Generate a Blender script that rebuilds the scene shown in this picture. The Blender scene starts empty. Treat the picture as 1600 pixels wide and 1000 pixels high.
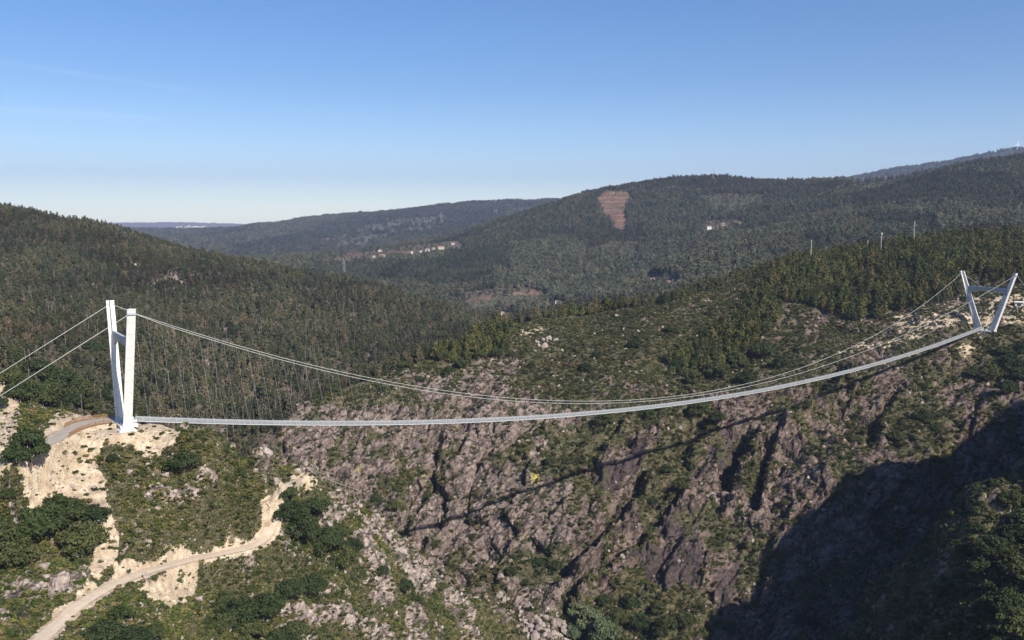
import bpy, math, random
import numpy as np
from mathutils import Vector, Matrix
random.seed(7)
RNG = np.random.default_rng(11)
SC = bpy.context.scene
COL = SC.collection
# ------------------------------------------------------------------ camera constants (photo pixels 1600 x 1000)
F, PIT = 1373.0, 0.11
CP, SP = math.cos(PIT), math.sin(PIT)

def unproj(u, v, Y):
    """point at forward distance Y (metres) seen at photo pixel u, v"""
    m = (500 - v) / F
    s = (m * CP - SP) / (CP + m * SP)
    z = s * Y
    return np.array([(u - 800) / F * (Y * CP - z * SP), Y, z])

def project(X, Y, Z):
    d = Y * CP - Z * SP
    d = np.where(d < 1, 1, d)
    return 800 + F * X / d, 500 - F * (Y * SP + Z * CP) / d

# ------------------------------------------------------------------ noise
_P = np.random.default_rng(5).permutation(256)
_P = np.concatenate([_P, _P, _P])
_G = np.random.default_rng(6).normal(size=(256, 3)); _G /= np.linalg.norm(_G, axis=1)[:, None]
_G = _G.astype(np.float32)

def perlin(x, y, z):
    x, y, z = np.broadcast_arrays(np.asarray(x, np.float32), np.asarray(y, np.float32), np.asarray(z, np.float32))
    xi, yi, zi = (np.floor(a).astype(np.int32) for a in (x, y, z))
    xf, yf, zf = x - xi, y - yi, z - zi
    u, v, w = (a * a * a * (a * (a * 6 - 15) + 10) for a in (xf, yf, zf))
    xi &= 255; yi &= 255; zi &= 255
    out = 0
    for i in (0, 1):
        for j in (0, 1):
            for k in (0, 1):
                g = _G[_P[_P[_P[xi + i] + yi + j] + zi + k]]
                n = g[..., 0] * (xf - i) + g[..., 1] * (yf - j) + g[..., 2] * (zf - k)
                out = out + n * (u if i else 1 - u) * (v if j else 1 - v) * (w if k else 1 - w)
    return out * 1.6

def fbm(x, y, z, o=4, gain=.5):
    a, t, s = 1., 0., 0.
    for i in range(o):
        t = t + a * perlin(x + 17.3 * i, y - 9.1 * i, z + 4.7 * i); s += a
        x, y, z = x * 2.03, y * 2.03, z * 2.03; a *= gain
    return t / s

def ridged(x, y, z, o=4, gain=.5):
    a, t, s = 1., 0., 0.
    for i in range(o):
        t = t + a * (1 - 2 * np.abs(perlin(x + 11.3 * i, y - 5.1 * i, z + 7.7 * i))); s += a
        x, y, z = x * 2.07, y * 2.07, z * 2.07; a *= gain
    return t / s

def voro(x, y, z, tilt=False):
    """F1, F2-F1 and a random value of the nearest cell"""
    x, y, z = (np.asarray(a, np.float32) for a in (x, y, z))
    xi, yi, zi = (np.floor(a).astype(np.int32) for a in (x, y, z))
    f1 = np.full(x.shape, 9., np.float32); f2 = f1.copy(); rid = np.zeros(x.shape, np.float32); ox = rid.copy(); oy = rid.copy()
    for i in (-1, 0, 1):
        for j in (-1, 0, 1):
            for k in (-1, 0, 1):
                h = _P[_P[_P[(xi + i) & 255] + ((yi + j) & 255)] + ((zi + k) & 255)]
                g = _G[h]
                ex = x - (xi + i + .5 + .45 * g[..., 0]); ey = y - (yi + j + .5 + .45 * g[..., 1])
                d = ex ** 2 + ey ** 2 + (zi + k + .5 + .45 * g[..., 2] - z) ** 2
                c = d < f1
                f2 = np.where(c, f1, np.minimum(f2, d)); rid = np.where(c, (h * 37 % 256) / 255., rid); ox = np.where(c, ex, ox); oy = np.where(c, ey, oy); f1 = np.where(c, d, f1)
    f1, f2 = np.sqrt(f1), np.sqrt(f2)
    return (f1, f2 - f1, rid, ox, oy) if tilt else (f1, f2 - f1, rid)

def sstep(a, b, x):
    t = np.clip((x - a) / (b - a), 0, 1)
    return t * t * (3 - 2 * t)

def inpoly(u, v, poly):
    c = np.zeros(u.shape, bool)
    n = len(poly)
    for i in range(n):
        (x1, y1), (x2, y2) = poly[i], poly[(i + 1) % n]
        if y1 == y2: continue
        k = ((y1 > v) != (y2 > v)) & (u < (x2 - x1) * (v - y1) / (y2 - y1) + x1)
        c ^= k
    return c

def segdist(u, v, pts):
    d = np.full(u.shape, 1e9, np.float32)
    for (x1, y1), (x2, y2) in zip(pts[:-1], pts[1:]):
        dx, dy = x2 - x1, y2 - y1
        t = np.clip(((u - x1) * dx + (v - y1) * dy) / (dx * dx + dy * dy), 0, 1)
        d = np.minimum(d, np.hypot(u - x1 - t * dx, v - y1 - t * dy))
    return d

# ------------------------------------------------------------------ bridge axis (solved from the photo)
BL = np.array([-123.06, 273.36]); BR = np.array([304.8, 561.76])
AX = BR - BL; SPAN = float(np.linalg.norm(AX)); AX = AX / SPAN
PE = np.array([-AX[1], AX[0]])
ZL, ZR, TH = -62.28, -68.08, 36.95

# ------------------------------------------------------------------ terrain: survey points (u, v, forward distance)
CT = """
0 1000 193;80 1000 195;200 1000 207;300 1000 222;400 1000 240;500 1000 258;600 1000 285;700 1000 318;780 1000 345
0 930 212;120 945 212;200 905 229;300 875 252;370 865 262;420 845 272;428 800 290;470 748 303
300 940 238;400 930 255;500 930 275;600 920 300;690 920 330;750 950 342
0 850 230;80 850 232;160 860 234;250 840 246;330 830 257;400 800 275
0 770 240;60 770 242;150 780 247;230 780 252;300 770 258;370 750 268;430 745 287
0 720 247;70 695 258;120 672 268;165 662 274;190 664 276;205 675 270;280 676 276;240 695 267;170 710 262;100 730 255;350 693 275;420 702 284;475 737 305
10 640 300;50 650 292;0 590 322;90 645 292;130 655 290;185 655 287
520 772 311;560 792 319;600 832 323;640 872 326;680 912 334;720 942 341
300 740 340;420 780 350;200 720 350;100 690 340;520 830 360;600 890 365;680 960 368;740 985 370
500 870 400;400 800 420;250 750 440
870 960 398;820 940 403;870 1000 385;800 980 390;950 1000 382;1050 1000 378;1110 985 383;1200 1000 373;1300 1000 368
700 900 420;650 835 448;600 780 460;560 740 468;480 685 478
760 800 450;890 750 452;800 860 425;900 870 418;1000 900 406;1000 800 440;1000 712 467;1100 850 420;1100 750 455;1200 800 430;1200 720 465
1150 900 402;1280 800 422;1370 740 435;1450 690 460;1600 640 485;1600 700 465;1500 740 450;1450 800 428;1300 900 392;1400 850 408
1173 659 492;1270 608 522;1350 585 535;1419 560 545;1300 660 510;1400 620 520;1500 600 528;1600 590 525
450 680 480;500 642 505;560 614 525;640 582 545;700 562 570;780 522 625;850 507 665
600 650 500;700 650 500;800 650 505;900 650 505;1000 640 510;700 600 535;800 580 560;900 580 560;1000 560 575;1100 600 545;1200 560 570;900 525 640;1000 505 650;1100 505 650;1200 485 655;1300 525 605;1400 500 615;1300 455 690;1400 455 680;1500 455 665;1600 440 670
1540 516 562;1500 516 562;1590 518 560;1540 495 588;1480 492 595;1590 500 590;1540 550 549;1600 550 545
960 492 710;1100 464 750;1250 417 790;1400 395 820;1500 382 830;1600 374 835
780 565 760;850 545 850;960 525 900;1100 495 950;1250 460 1000;1450 430 1050;1600 415 1050
230 655 420;100 605 400;0 560 420;300 645 520;400 655 570;470 660 600
200 560 560;100 500 640;0 480 600;300 560 640;400 560 690;500 580 720;560 605 720;620 575 760;700 550 800;750 530 830
0 400 850;100 420 840;200 450 820;300 480 820;400 480 860;500 505 870;600 508 900;700 515 900
0 335 1050;100 355 1060;200 377 1060;300 400 1050;400 420 1050;500 438 1050;600 456 1040;700 490 1000;760 514 950
0 370 1400;200 420 1400;400 460 1400;600 500 1400;740 520 1150
780 478 1500;730 472 1500;850 490 1400;700 505 1400;900 470 1550;1000 445 1700
1100 405 1500;1200 385 1500;1300 355 1600;1400 335 1700;1500 325 1700;1600 305 1700
690 380 2500;760 360 2500;880 325 2500;960 299 2600;1050 286 2600;1110 283 2600;1200 291 2600;1280 297 2600;1340 294 2500;1440 283 2300;1530 267 2200;1600 250 2100
700 400 3300;900 370 3400;1100 350 3400;1300 345 3400;1500 330 3200;1600 310 3200
650 392 2200;560 407 2100;470 414 2000;600 430 1800;700 432 1800;800 432 1750;900 422 1800;970 422 1800;800 390 2100;900 370 2200;1000 340 2300;1000 390 1950;1100 352 2100;1107 362 2000;1200 342 2000
450 430 1900;350 445 1900
440 353 5500;540 341 5500;620 337 5500;700 326 5300;780 321 5500;860 319 5500;950 319 5500;1100 330 5500
450 385 4000;560 370 4200;640 370 4000;700 350 4600;400 395 3800;300 380 4500;560 415 3300;450 425 3200;250 366 6000;300 364 6500;350 368 6000;400 363 5800
270 359 8000;340 359 8000;300 362 7500;370 365 7800;230 363 8000;150 364 8500
150 350 16000;300 348.5 16000;410 352 16000;600 350 16000;0 352 16000;200 363 11000;400 366 11000
1340 284 6000;1400 270 6000;1500 256 6000;1590 237 6000;1640 241 6000;1700 250 6000;1500 300 4000;1600 290 4000;1300 330 5000
-300 300 900;-300 450 650;-300 620 350;-300 800 240;-150 1000 180
0 1100 168;200 1100 180;500 1100 225;800 1100 340;950 1100 332;1100 1100 322;1300 1100 300
1600 770 298;1560 830 285;1600 900 255;1600 1000 215;1500 1000 245;1500 900 280;1430 1000 275;1350 1000 330;1440 880 308;1500 800 302;1470 860 303;1600 1100 190;1500 1100 220
1700 600 520;1900 560 560;2100 520 600;1800 470 650;2100 440 700;1800 390 850;2100 390 900;1900 350 1500;1900 300 2200
-200 366 23000;0 366 23000;200 366 23000;400 366 23000;600 366 23000;800 366 23000;1000 366 23000;1200 366 23000;1400 366 23000;1600 366 23000;1800 366 23000
600 362 9000;800 352 9000;950 350 9000;1100 350 9000;1300 330 9000;1500 300 9500;1650 290 9500;1850 280 9000;-300 366 16000;-300 360 6000;-300 380 2500;1900 330 16000;700 358 13000;1000 358 13000;1300 356 14000;1600 350 14000
"""
EXTRA = [(160, 292, -91), (215, 300, -45), (277, 306, -3), (402, 325, 51), (520, 350, 92), (660, 380, 120), (170, 372, -168), (260, 400, -125), (350, 440, -85), (450, 480, -50),
         (200, 230, -82), (300, 200, -30), (420, 200, 10), (130, 200, -118), (0, 150, -205), (-100, 100, -105), (100, 120, -150), (0, 80, -200), (-250, 90, -60), (300, 80, -40)]

def _ctrl():
    pts = []
    for line in CT.strip().splitlines():
        for t in line.split(';'):
            u, v, y = map(float, t.split()); pts.append(unproj(u, v, y))
    pts += [np.array(e, float) for e in EXTRA]
    return np.array(pts)

class Base:
    """smooth ground height, interpolated in bearing / log distance"""
    def __init__(s):
        P = _ctrl(); r = np.hypot(P[:, 0], P[:, 1])
        s.q = np.stack([np.arctan2(P[:, 0], P[:, 1]), np.log(r)], 1); s.h = P[:, 2] / r
        n = len(P)
        K = s.k(s.q, s.q) + np.eye(n) * 2e-4
        A = np.zeros((n + 3, n + 3)); A[:n, :n] = K
        A[:n, n] = 1; A[:n, n + 1:] = s.q; A[n, :n] = 1; A[n + 1:, :n] = s.q.T
        s.w = np.linalg.solve(A, np.concatenate([s.h, np.zeros(3)]))
        s.tg = np.linspace(-1.15, 1.25, 420); s.lg = np.linspace(math.log(40), math.log(24000), 640)
        T, L = np.meshgrid(s.tg, s.lg, indexing='ij')
        Q = np.stack([T.ravel(), L.ravel()], 1)
        s.grid = np.concatenate([s.k(Q[i:i + 20000], s.q) @ s.w[:n] + s.w[n] + Q[i:i + 20000] @ s.w[n + 1:] for i in range(0, len(Q), 20000)]).reshape(T.shape)
    @staticmethod
    def k(a, b):
        d2 = (a[:, None, 0] - b[None, :, 0]) ** 2 + (a[:, None, 1] - b[None, :, 1]) ** 2
        return -np.sqrt(d2 + .02 ** 2)
    def __call__(s, X, Y):
        r = np.hypot(X, Y)
        a = (np.arctan2(X, Y) - s.tg[0]) / (s.tg[1] - s.tg[0]); b = (np.log(r) - s.lg[0]) / (s.lg[1] - s.lg[0])
        a = np.clip(a, 0, len(s.tg) - 1.001); b = np.clip(b, 0, len(s.lg) - 1.001)
        i, j = a.astype(int), b.astype(int); a, b = a - i, b - j
        g = s.grid
        return r * ((g[i, j] * (1 - a) + g[i + 1, j] * a) * (1 - b) + (g[i, j + 1] * (1 - a) + g[i + 1, j + 1] * a) * b)
BASE = Base()
def bz(x, y): return float(BASE(np.array([float(x)]), np.array([float(y)]))[0])
def base_at(u, v, y0=150, y1=3000):
    """first smooth-ground point seen at pixel u, v"""
    Y = np.exp(np.linspace(math.log(y0), math.log(y1), 4000))
    m = (500 - v) / F; s = (m * CP - SP) / (CP + m * SP)
    Z = s * Y; X = (u - 800) / F * (Y * CP - Z * SP)
    k = np.argmax(BASE(X, Y) >= Z)
    return np.array([X[k], Y[k], Z[k]])

def spline(P, n=12):
    P = np.asarray(P, float)
    Q = np.vstack([2 * P[0] - P[1], P, 2 * P[-1] - P[-2]]); out = []
    for i in range(1, len(Q) - 2):
        for t in np.linspace(0, 1, n, endpoint=False):
            a, b, c, d = Q[i - 1], Q[i], Q[i + 1], Q[i + 2]
            out.append(.5 * (2 * b + (c - a) * t + (2 * a - 5 * b + 4 * c - d) * t ** 2 + (3 * b - a - 3 * c + d) * t ** 3))
    out.append(P[-1]); return np.array(out)

# service path and plaza road (centre lines on the ground, with half widths)
PATH_PX = [(-40, 1085), (30, 1030), (85, 980), (130, 940), (195, 905), (260, 884), (330, 868), (385, 856), (412, 842), (424, 818), (428, 797), (421, 783)]
PATH = spline([base_at(u, v) for u, v in PATH_PX]); 
k = np.ones(15) / 15
PATH[7:-7, 2] = np.convolve(PATH[:, 2], k, 'same')[7:-7]
TRAIL = spline([base_at(u, v) for u, v in [(421, 783), (432, 770), (447, 757), (466, 748), (474, 742)]])
def level_at(u, v, z):
    m = (500 - v) / F; sl = (m * CP - SP) / (CP + m * SP)
    return unproj(u, v, z / sl)
ROAD = spline([level_at(u, v, z) for u, v, z in [(200, 657, -63.1), (170, 657, -63.1), (140, 661, -63.2), (112, 671, -63.5), (85, 687, -64), (52, 702, -64.6), (5, 721, -65.4), (-45, 742, -66)]])
ROAD_HW = np.interp(np.linspace(0, 1, len(ROAD)), [0, .12, .3, .45, .6, 1], [3, 4.6, 4.6, 3, 2.3, 2.2])
# ------------------------------------------------------------------ helpers for objects
def link(name, me, parent=None, mats=()):
    o = bpy.data.objects.new(name, me); COL.objects.link(o)
    if parent is not None: o.parent = parent
    if me is not None and hasattr(me, 'materials'):
        for m in (mats if isinstance(mats, (list, tuple)) else [mats]):
            if m is not None and len(me.materials) < len(mats if isinstance(mats, (list, tuple)) else [mats]): me.materials.append(m)
    return o
def tag(o, label=None, cat=None, group=None, kind=None):
    for k_, v_ in (('label', label), ('category', cat), ('group', group), ('kind', kind)):
        if v_: o[k_] = v_
    return o
def empty(name, loc=(0, 0, 0), rz=0):
    o = bpy.data.objects.new(name, None); COL.objects.link(o); o.location = loc; o.rotation_euler[2] = rz
    o.empty_display_size = .5
    return o
def mesh_np(name, V, Q, attrs=None, smooth=False):
    """V (n,3), Q (m,k) faces all with k corners"""
    V = np.ascontiguousarray(V, np.float32); Q = np.ascontiguousarray(Q, np.int32)
    me = bpy.data.meshes.new(name); k_ = Q.shape[1]
    me.vertices.add(len(V)); me.vertices.foreach_set('co', V.ravel())
    me.loops.add(Q.size); me.loops.foreach_set('vertex_index', Q.ravel())
    me.polygons.add(len(Q)); me.polygons.foreach_set('loop_start', np.arange(0, Q.size, k_, dtype=np.int32))
    me.polygons.foreach_set('use_smooth', np.full(len(Q), smooth))
    for a, d in (attrs or {}).items():
        if d.ndim == 1:
            at = me.attributes.new(a, 'FLOAT', 'POINT'); at.data.foreach_set('value', d.astype(np.float32))
        else:
            at = me.attributes.new(a, 'FLOAT_VECTOR', 'POINT'); at.data.foreach_set('vector', d.astype(np.float32).ravel())
    me.update(calc_edges=True)
    return me
class MB:
    def __init__(s): s.v, s.f = [], []
    def add(s, V, Fc):
        o = len(s.v); s.v += [tuple(map(float, p)) for p in V]; s.f += [tuple(i + o for i in f) for f in Fc]; return s
    def box(s, c, sx, sy, sz, ax=None):
        """box centred at c, half sizes; ax = (ex, ey, ez) axes"""
        ex, ey, ez = ax if ax is not None else ((1, 0, 0), (0, 1, 0), (0, 0, 1))
        ex, ey, ez, c = map(lambda a: np.array(a, float), (ex, ey, ez, c))
        V = [c + ex * sx * a + ey * sy * b + ez * sz * d for d in (-1, 1) for b in (-1, 1) for a in (-1, 1)]
        return s.add(V, [(0, 2, 3, 1), (4, 5, 7, 6), (0, 1, 5, 4), (2, 6, 7, 3), (0, 4, 6, 2), (1, 3, 7, 5)])
    def loft(s, rings, cap=True):
        n = len(rings[0]); V = [p for r in rings for p in r]; Fc = []
        for i in range(len(rings) - 1):
            for j in range(n): Fc.append((i * n + j, i * n + (j + 1) % n, (i + 1) * n + (j + 1) % n, (i + 1) * n + j))
        if cap: Fc += [tuple(range(n - 1, -1, -1)), tuple((len(rings) - 1) * n + j for j in range(n))]
        return s.add(V, Fc)
    def tube(s, P, r, n=6):
        P = [np.array(p, float) for p in P]; R = r if hasattr(r, '__len__') else [r] * len(P); rings = []
        for i, p in enumerate(P):
            t = P[min(i + 1, len(P) - 1)] - P[max(i - 1, 0)]; t /= np.linalg.norm(t) + 1e-9
            a = np.cross(t, (0, 0, 1) if abs(t[2]) < .9 else (1, 0, 0)); a /= np.linalg.norm(a); b = np.cross(t, a)
            rings.append([p + R[i] * (a * math.cos(2 * math.pi * j / n) + b * math.sin(2 * math.pi * j / n)) for j in range(n)])
        return s.loft(rings)
    def build(s, name, mat, parent=None, smooth=False):
        me = bpy.data.meshes.new(name); me.from_pydata(s.v, [], s.f); me.update()
        if smooth: me.polygons.foreach_set('use_smooth', [True] * len(me.polygons))
        return link(name, me, parent, [mat])

# ------------------------------------------------------------------ materials
class N:
    def __init__(s, name):
        s.m = bpy.data.materials.new(name); s.m.use_nodes = True; s.t = s.m.node_tree; s.b = s.t.nodes['Principled BSDF']
        s.b.inputs['Roughness'].default_value = .85; s.b.inputs['Specular IOR Level'].default_value = .2
    def n(s, ty, **kw):
        x = s.t.nodes.new(ty)
        for k_, v_ in kw.items():
            if k_.startswith('i_'): x.inputs[k_[2:].replace('_', ' ')].default_value = v_
            else: setattr(x, k_, v_)
        return x
    def l(s, a, b): s.t.links.new(a, b)
    def attr(s, name): return s.n('ShaderNodeAttribute', attribute_name=name).outputs['Fac']
    def pos(s): return s.n('ShaderNodeNewGeometry').outputs['Position']
    def noise(s, vec, scale, detail=4, rough=.55, dist=0.):
        x = s.n('ShaderNodeTexNoise'); x.inputs['Scale'].default_value = scale; x.inputs['Detail'].default_value = detail
        x.inputs['Roughness'].default_value = rough; x.inputs['Distortion'].default_value = dist; s.l(vec, x.inputs['Vector']); return x.outputs['Fac']
    def ramp(s, fac, stops, inter='LINEAR'):
        x = s.n('ShaderNodeValToRGB'); e = x.color_ramp.elements; x.color_ramp.interpolation = inter
        while len(e) < len(stops): e.new(.5)
        for q, (p, c) in zip(e, stops): q.position = p; q.color = (*c, 1) if len(c) == 3 else c
        s.l(fac, x.inputs['Fac']); return x.outputs['Color']
    def fr(s, fac, a, b, c=0., d=1.):
        x = s.n('ShaderNodeMapRange'); x.inputs[1].default_value = a; x.inputs[2].default_value = b; x.inputs[3].default_value = c; x.inputs[4].default_value = d
        s.l(fac, x.inputs[0]); return x.outputs[0]
    def mix(s, fac, a, b, mode='MIX'):
        x = s.n('ShaderNodeMix', data_type='RGBA', blend_type=mode)
        for q, sock in ((fac, x.inputs[0]), (a, x.inputs[6]), (b, x.inputs[7])):
            if isinstance(q, (int, float)): sock.default_value = q
            elif isinstance(q, tuple): sock.default_value = (*q, 1)
            else: s.l(q, sock)
        return x.outputs[2]
    def math(s, op, a, b=0.):
        x = s.n('ShaderNodeMath', operation=op)
        for q, sock in ((a, x.inputs[0]), (b, x.inputs[1])):
            if isinstance(q, (int, float)): sock.default_value = q
            else: s.l(q, sock)
        return x.outputs[0]
    def bump(s, h, strength=.6, dist=.3):
        x = s.n('ShaderNodeBump'); x.inputs['Strength'].default_value = strength; x.inputs['Distance'].default_value = dist
        s.l(h, x.inputs['Height']); s.l(x.outputs['Normal'], s.b.inputs['Normal'])
    def col(s, c):
        if isinstance(c, tuple): s.b.inputs['Base Color'].default_value = (*c, 1)
        else: s.l(c, s.b.inputs['Base Color'])
        return s.m

def mat_terrain():
    a = N('hillside_ground'); p = a.pos()
    mp = a.n('ShaderNodeMapping'); mp.inputs['Rotation'].default_value = (0, math.radians(45), 0); a.l(p, mp.inputs['Vector'])
    mp2 = a.n('ShaderNodeMapping'); mp2.inputs['Scale'].default_value = (.22, 1, 1); a.l(mp.outputs['Vector'], mp2.inputs['Vector'])
    st = mp2.outputs['Vector']
    n1 = a.noise(p, .035, 5); n2 = a.noise(p, .35, 6, .65); n3 = a.noise(st, .55, 6, .7, .6); n4 = a.noise(p, 1.9, 3, .6)
    # bedrock: purplish grey brown with streaks along the dip
    rk = a.ramp(n3, [(.30, (.026, .02, .018)), (.43, (.092, .063, .052)), (.55, (.168, .12, .095)), (.75, (.345, .262, .212))])
    rk = a.mix(a.fr(n1, .42, .62), rk, a.ramp(n2, [(.3, (.042, .03, .025)), (.5, (.158, .108, .086)), (.75, (.36, .26, .215))]))
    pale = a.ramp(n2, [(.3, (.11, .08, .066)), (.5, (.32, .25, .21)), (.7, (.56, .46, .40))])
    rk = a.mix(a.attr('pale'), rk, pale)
    vv = a.n('ShaderNodeTexVoronoi', feature='DISTANCE_TO_EDGE'); vv.inputs['Scale'].default_value = .33; a.l(st, vv.inputs['Vector'])
    cr = a.math('MAXIMUM', a.fr(vv.outputs['Distance'], .0, .10), a.math('SUBTRACT', 1., a.attr('rock')))
    rk = a.mix(cr, a.mix(.4, rk, (.03, .026, .025)), rk)
    v2 = a.n('ShaderNodeTexVoronoi', feature='DISTANCE_TO_EDGE'); v2.inputs['Scale'].default_value = .10; mp3 = a.n('ShaderNodeVectorMath', operation='ADD'); a.l(st, mp3.inputs[0]); dn = a.n('ShaderNodeTexNoise'); dn.inputs['Scale'].default_value = .25; dn.inputs['Detail'].default_value = 3; a.l(p, dn.inputs['Vector']); sc_ = a.n('ShaderNodeVectorMath', operation='SCALE'); sc_.inputs['Scale'].default_value = 5; a.l(dn.outputs['Color'], sc_.inputs[0]); a.l(sc_.outputs[0], mp3.inputs[1]); a.l(mp3.outputs[0], v2.inputs['Vector'])
    cr2 = a.math('MAXIMUM', a.fr(v2.outputs['Distance'], .01, .07), a.math('SUBTRACT', 1., a.attr('rock'))); rk = a.mix(cr2, a.mix(.7, rk, (.02, .018, .017)), rk)
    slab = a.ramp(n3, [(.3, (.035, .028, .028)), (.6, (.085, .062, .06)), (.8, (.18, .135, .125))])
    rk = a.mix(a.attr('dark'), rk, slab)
    # soil and low growth
    so = a.ramp(n2, [(.3, (.03, .035, .014)), (.5, (.062, .06, .025)), (.7, (.16, .125, .075))])
    so = a.mix(a.fr(n4, .56, .68), so, (.30, .225, .155))
    fo = a.ramp(n2, [(.3, (.05, .044, .027)), (.5, (.105, .083, .058)), (.7, (.22, .165, .125))])
    c = a.mix(a.attr('forest'), so, fo)
    jn = a.math('ADD', a.math('MULTIPLY', a.math('SUBTRACT', n2, .5), 1.5), a.math('MULTIPLY', a.math('SUBTRACT', n4, .5), 1.1))
    edge = lambda nm: a.fr(a.math('ADD', a.attr(nm), jn), .38, .62)
    c = a.mix(edge('rock'), c, rk)
    sa = a.ramp(n2, [(.28, (.27, .195, .13)), (.42, (.47, .36, .24)), (.6, (.62, .51, .365))])
    sa = a.mix(a.fr(n4, .54, .7), sa, (.30, .22, .14)); n5 = a.noise(p, .12, 3); sa = a.mix(a.fr(n5, .5, .75, 0, .5), sa, (.50, .34, .22))
    c = a.mix(edge('sand'), c, sa)
    re = a.ramp(n2, [(.3, (.09, .052, .038)), (.55, (.175, .098, .07)), (.75, (.28, .18, .125))])
    zz = a.n('ShaderNodeSeparateXYZ'); a.l(p, zz.inputs[0]); tz = a.math('FRACT', a.math('ADD', a.math('MULTIPLY', zz.outputs[2], 1 / 13), a.math('MULTIPLY', n1, 1.2)))
    re = a.mix(a.math('MULTIPLY', a.math('LESS_THAN', tz, .16), .5), re, (.32, .24, .17)); re = a.mix(a.fr(a.noise(p, .03, 5, .7), .5, .66, 0, .7), re, (.085, .085, .045))
    rag = a.math('MULTIPLY', a.math('SUBTRACT', a.noise(p, .018, 5, .65), .5), 2.2)
    c = a.mix(a.fr(a.math('ADD', a.attr('red'), rag), .4, .6), c, re)
    cl = a.ramp(n2, [(.3, (.055, .058, .036)), (.55, (.10, .096, .066)), (.8, (.165, .145, .112))])
    c = a.mix(a.fr(a.math('ADD', a.attr('clear'), rag), .4, .7), c, cl)
    ly = a.ramp(n4, [(.4, (.30, .25, .10)), (.6, (.62, .55, .12))]); c = a.mix(a.attr('lichen'), c, ly)
    h = a.math('ADD', a.math('MULTIPLY', n3, 1.2), a.math('MULTIPLY', cr, .5)); h = a.math('ADD', h, a.math('MULTIPLY', n4, .5))
    h = a.math('ADD', h, a.math('MULTIPLY', cr2, .9)); a.bump(h, .9, .8)
    a.b.inputs['Roughness'].default_value = .95
    return a.col(c)

# ------------------------------------------------------------------ terrain sheet
def axis_theta(q=1.):
    t = [np.arange(-.80, -.585, .006), np.arange(-.585, .60, .0011 / q), np.arange(.60, 1.0, .006)]
    return np.concatenate(t)
def axis_r(q=1.):
    out = [np.arange(60, 186, 3.)]
    r = 186.; L = []
    while r < 17500:
        L.append(r)
        st = .5 if r < 345 else .42 if r < 480 else .5 if r < 560 else .5 + (r - 560) * .0025 if r < 1200 else 2.1 + (r - 1200) * .004 if r < 3000 else r * .0035 if r < 8000 else r * .02
        r += st / q
    return np.concatenate(out + [np.array(L)])
TH_, RR = axis_theta(), axis_r()
NT, NR = len(TH_), len(RR)
T2, R2 = np.meshgrid(TH_, RR, indexing='ij')
GX, GY = (R2 * np.sin(T2)).astype(np.float32), (R2 * np.cos(T2)).astype(np.float32)
GZ = BASE(GX, GY).astype(np.float32)
U0, V0 = project(GX, GY, GZ)
wn = R2 / F  # metres per photo pixel
JU = (fbm(GX / 9, GY / 9, 0, 3) * 14 + fbm(GX / 2.6, GY / 2.6, 5, 2) * 7).astype(np.float32); JV = (fbm(GX / 9, GY / 9, 40, 3) * 14 + fbm(GX / 2.6, GY / 2.6, 9, 2) * 7).astype(np.float32)
UW, VW = U0 + JU * np.clip(300 / R2, .12, 1), V0 + JV * np.clip(300 / R2, .12, 1) * .8
FG = (GY < 352) & (U0 < 830)
NH = (GY < 338) & (GX > 60) & ~FG
cu = [380, 450, 500, 560, 640, 700, 780, 850, 960, 1100, 1250, 1600]
cy = [405, 480, 505, 525, 545, 570, 625, 665, 700, 745, 785, 830]
CREST = np.interp(U0, cu, cy)
FARS = (GY > 350) & ~FG & ~NH
WALL = FARS & (GY < CREST + 6) & (U0 > 385)
FORL = FARS & ~WALL & (GY < 1250)
MID = GY >= 1150
# --- zone weights
def blur(a, n=2):
    for _ in range(n):
        a = (a + np.roll(a, 1, 0) + np.roll(a, -1, 0) + np.roll(a, 1, 1) + np.roll(a, -1, 1)) / 5
    return a
def zone(polys, mask, lines=()):
    a = np.zeros(GX.shape, np.float32)
    idx = np.where(mask); u, v = UW[idx], VW[idx]; w = np.zeros(u.shape, np.float32)
    for p_ in polys: w = np.maximum(w, inpoly(u, v, p_))
    for pts, hw in lines: w = np.maximum(w, segdist(u, v, pts) < hw)
    a[idx] = w
    return blur(a)
SAND = zone([[(-80, 590), (18, 597), (30, 640), (26, 690), (60, 690), (90, 642), (125, 645), (190, 655), (286, 668), (272, 692), (262, 706), (220, 715), (205, 705), (165, 703), (148, 722), (165, 745), (168, 790), (188, 850), (182, 880), (150, 905), (130, 900), (148, 850), (150, 800), (150, 785), (110, 778), (60, 798), (30, 800), (-80, 785)],
             [(165, 910), (195, 870), (225, 856), (270, 850), (330, 846), (400, 838), (424, 775), (434, 775), (430, 838), (385, 862), (330, 874), (250, 888), (190, 915)],
             [(215, 922), (290, 892), (400, 868), (405, 876), (330, 898), (296, 935), (262, 955), (245, 942)],
             [(446, 745), (480, 738), (500, 748), (476, 770), (455, 775)]], FG,
            [([(70, 1000), (95, 960), (140, 925)], 14), ([(200, 650), (205, 690)], 10)])
SAND = np.maximum(SAND, zone([[(1395, 497), (1440, 488), (1500, 478), (1520, 470), (1600, 462), (1700, 460), (1700, 508), (1570, 512), (1568, 520), (1545, 522), (1500, 512), (1470, 520), (1420, 530), (1395, 520)], [(1300, 560), (1340, 540), (1430, 528), (1460, 530), (1400, 545)], [(1490, 548), (1520, 535), (1525, 550), (1500, 570)], [(802, 523), (850, 513), (852, 525), (812, 529)]], WALL & (U0 > 790)) * (.62 + .35 * fbm(GX / 8, GY / 8, 17, 3)))
SAND = np.maximum(SAND, zone([[(180, 398), (195, 398), (222, 418), (205, 420)], [(128, 425), (140, 430), (150, 455), (138, 450)], [(330, 470), (350, 470), (350, 478), (335, 478)]], FORL) * .6)
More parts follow.
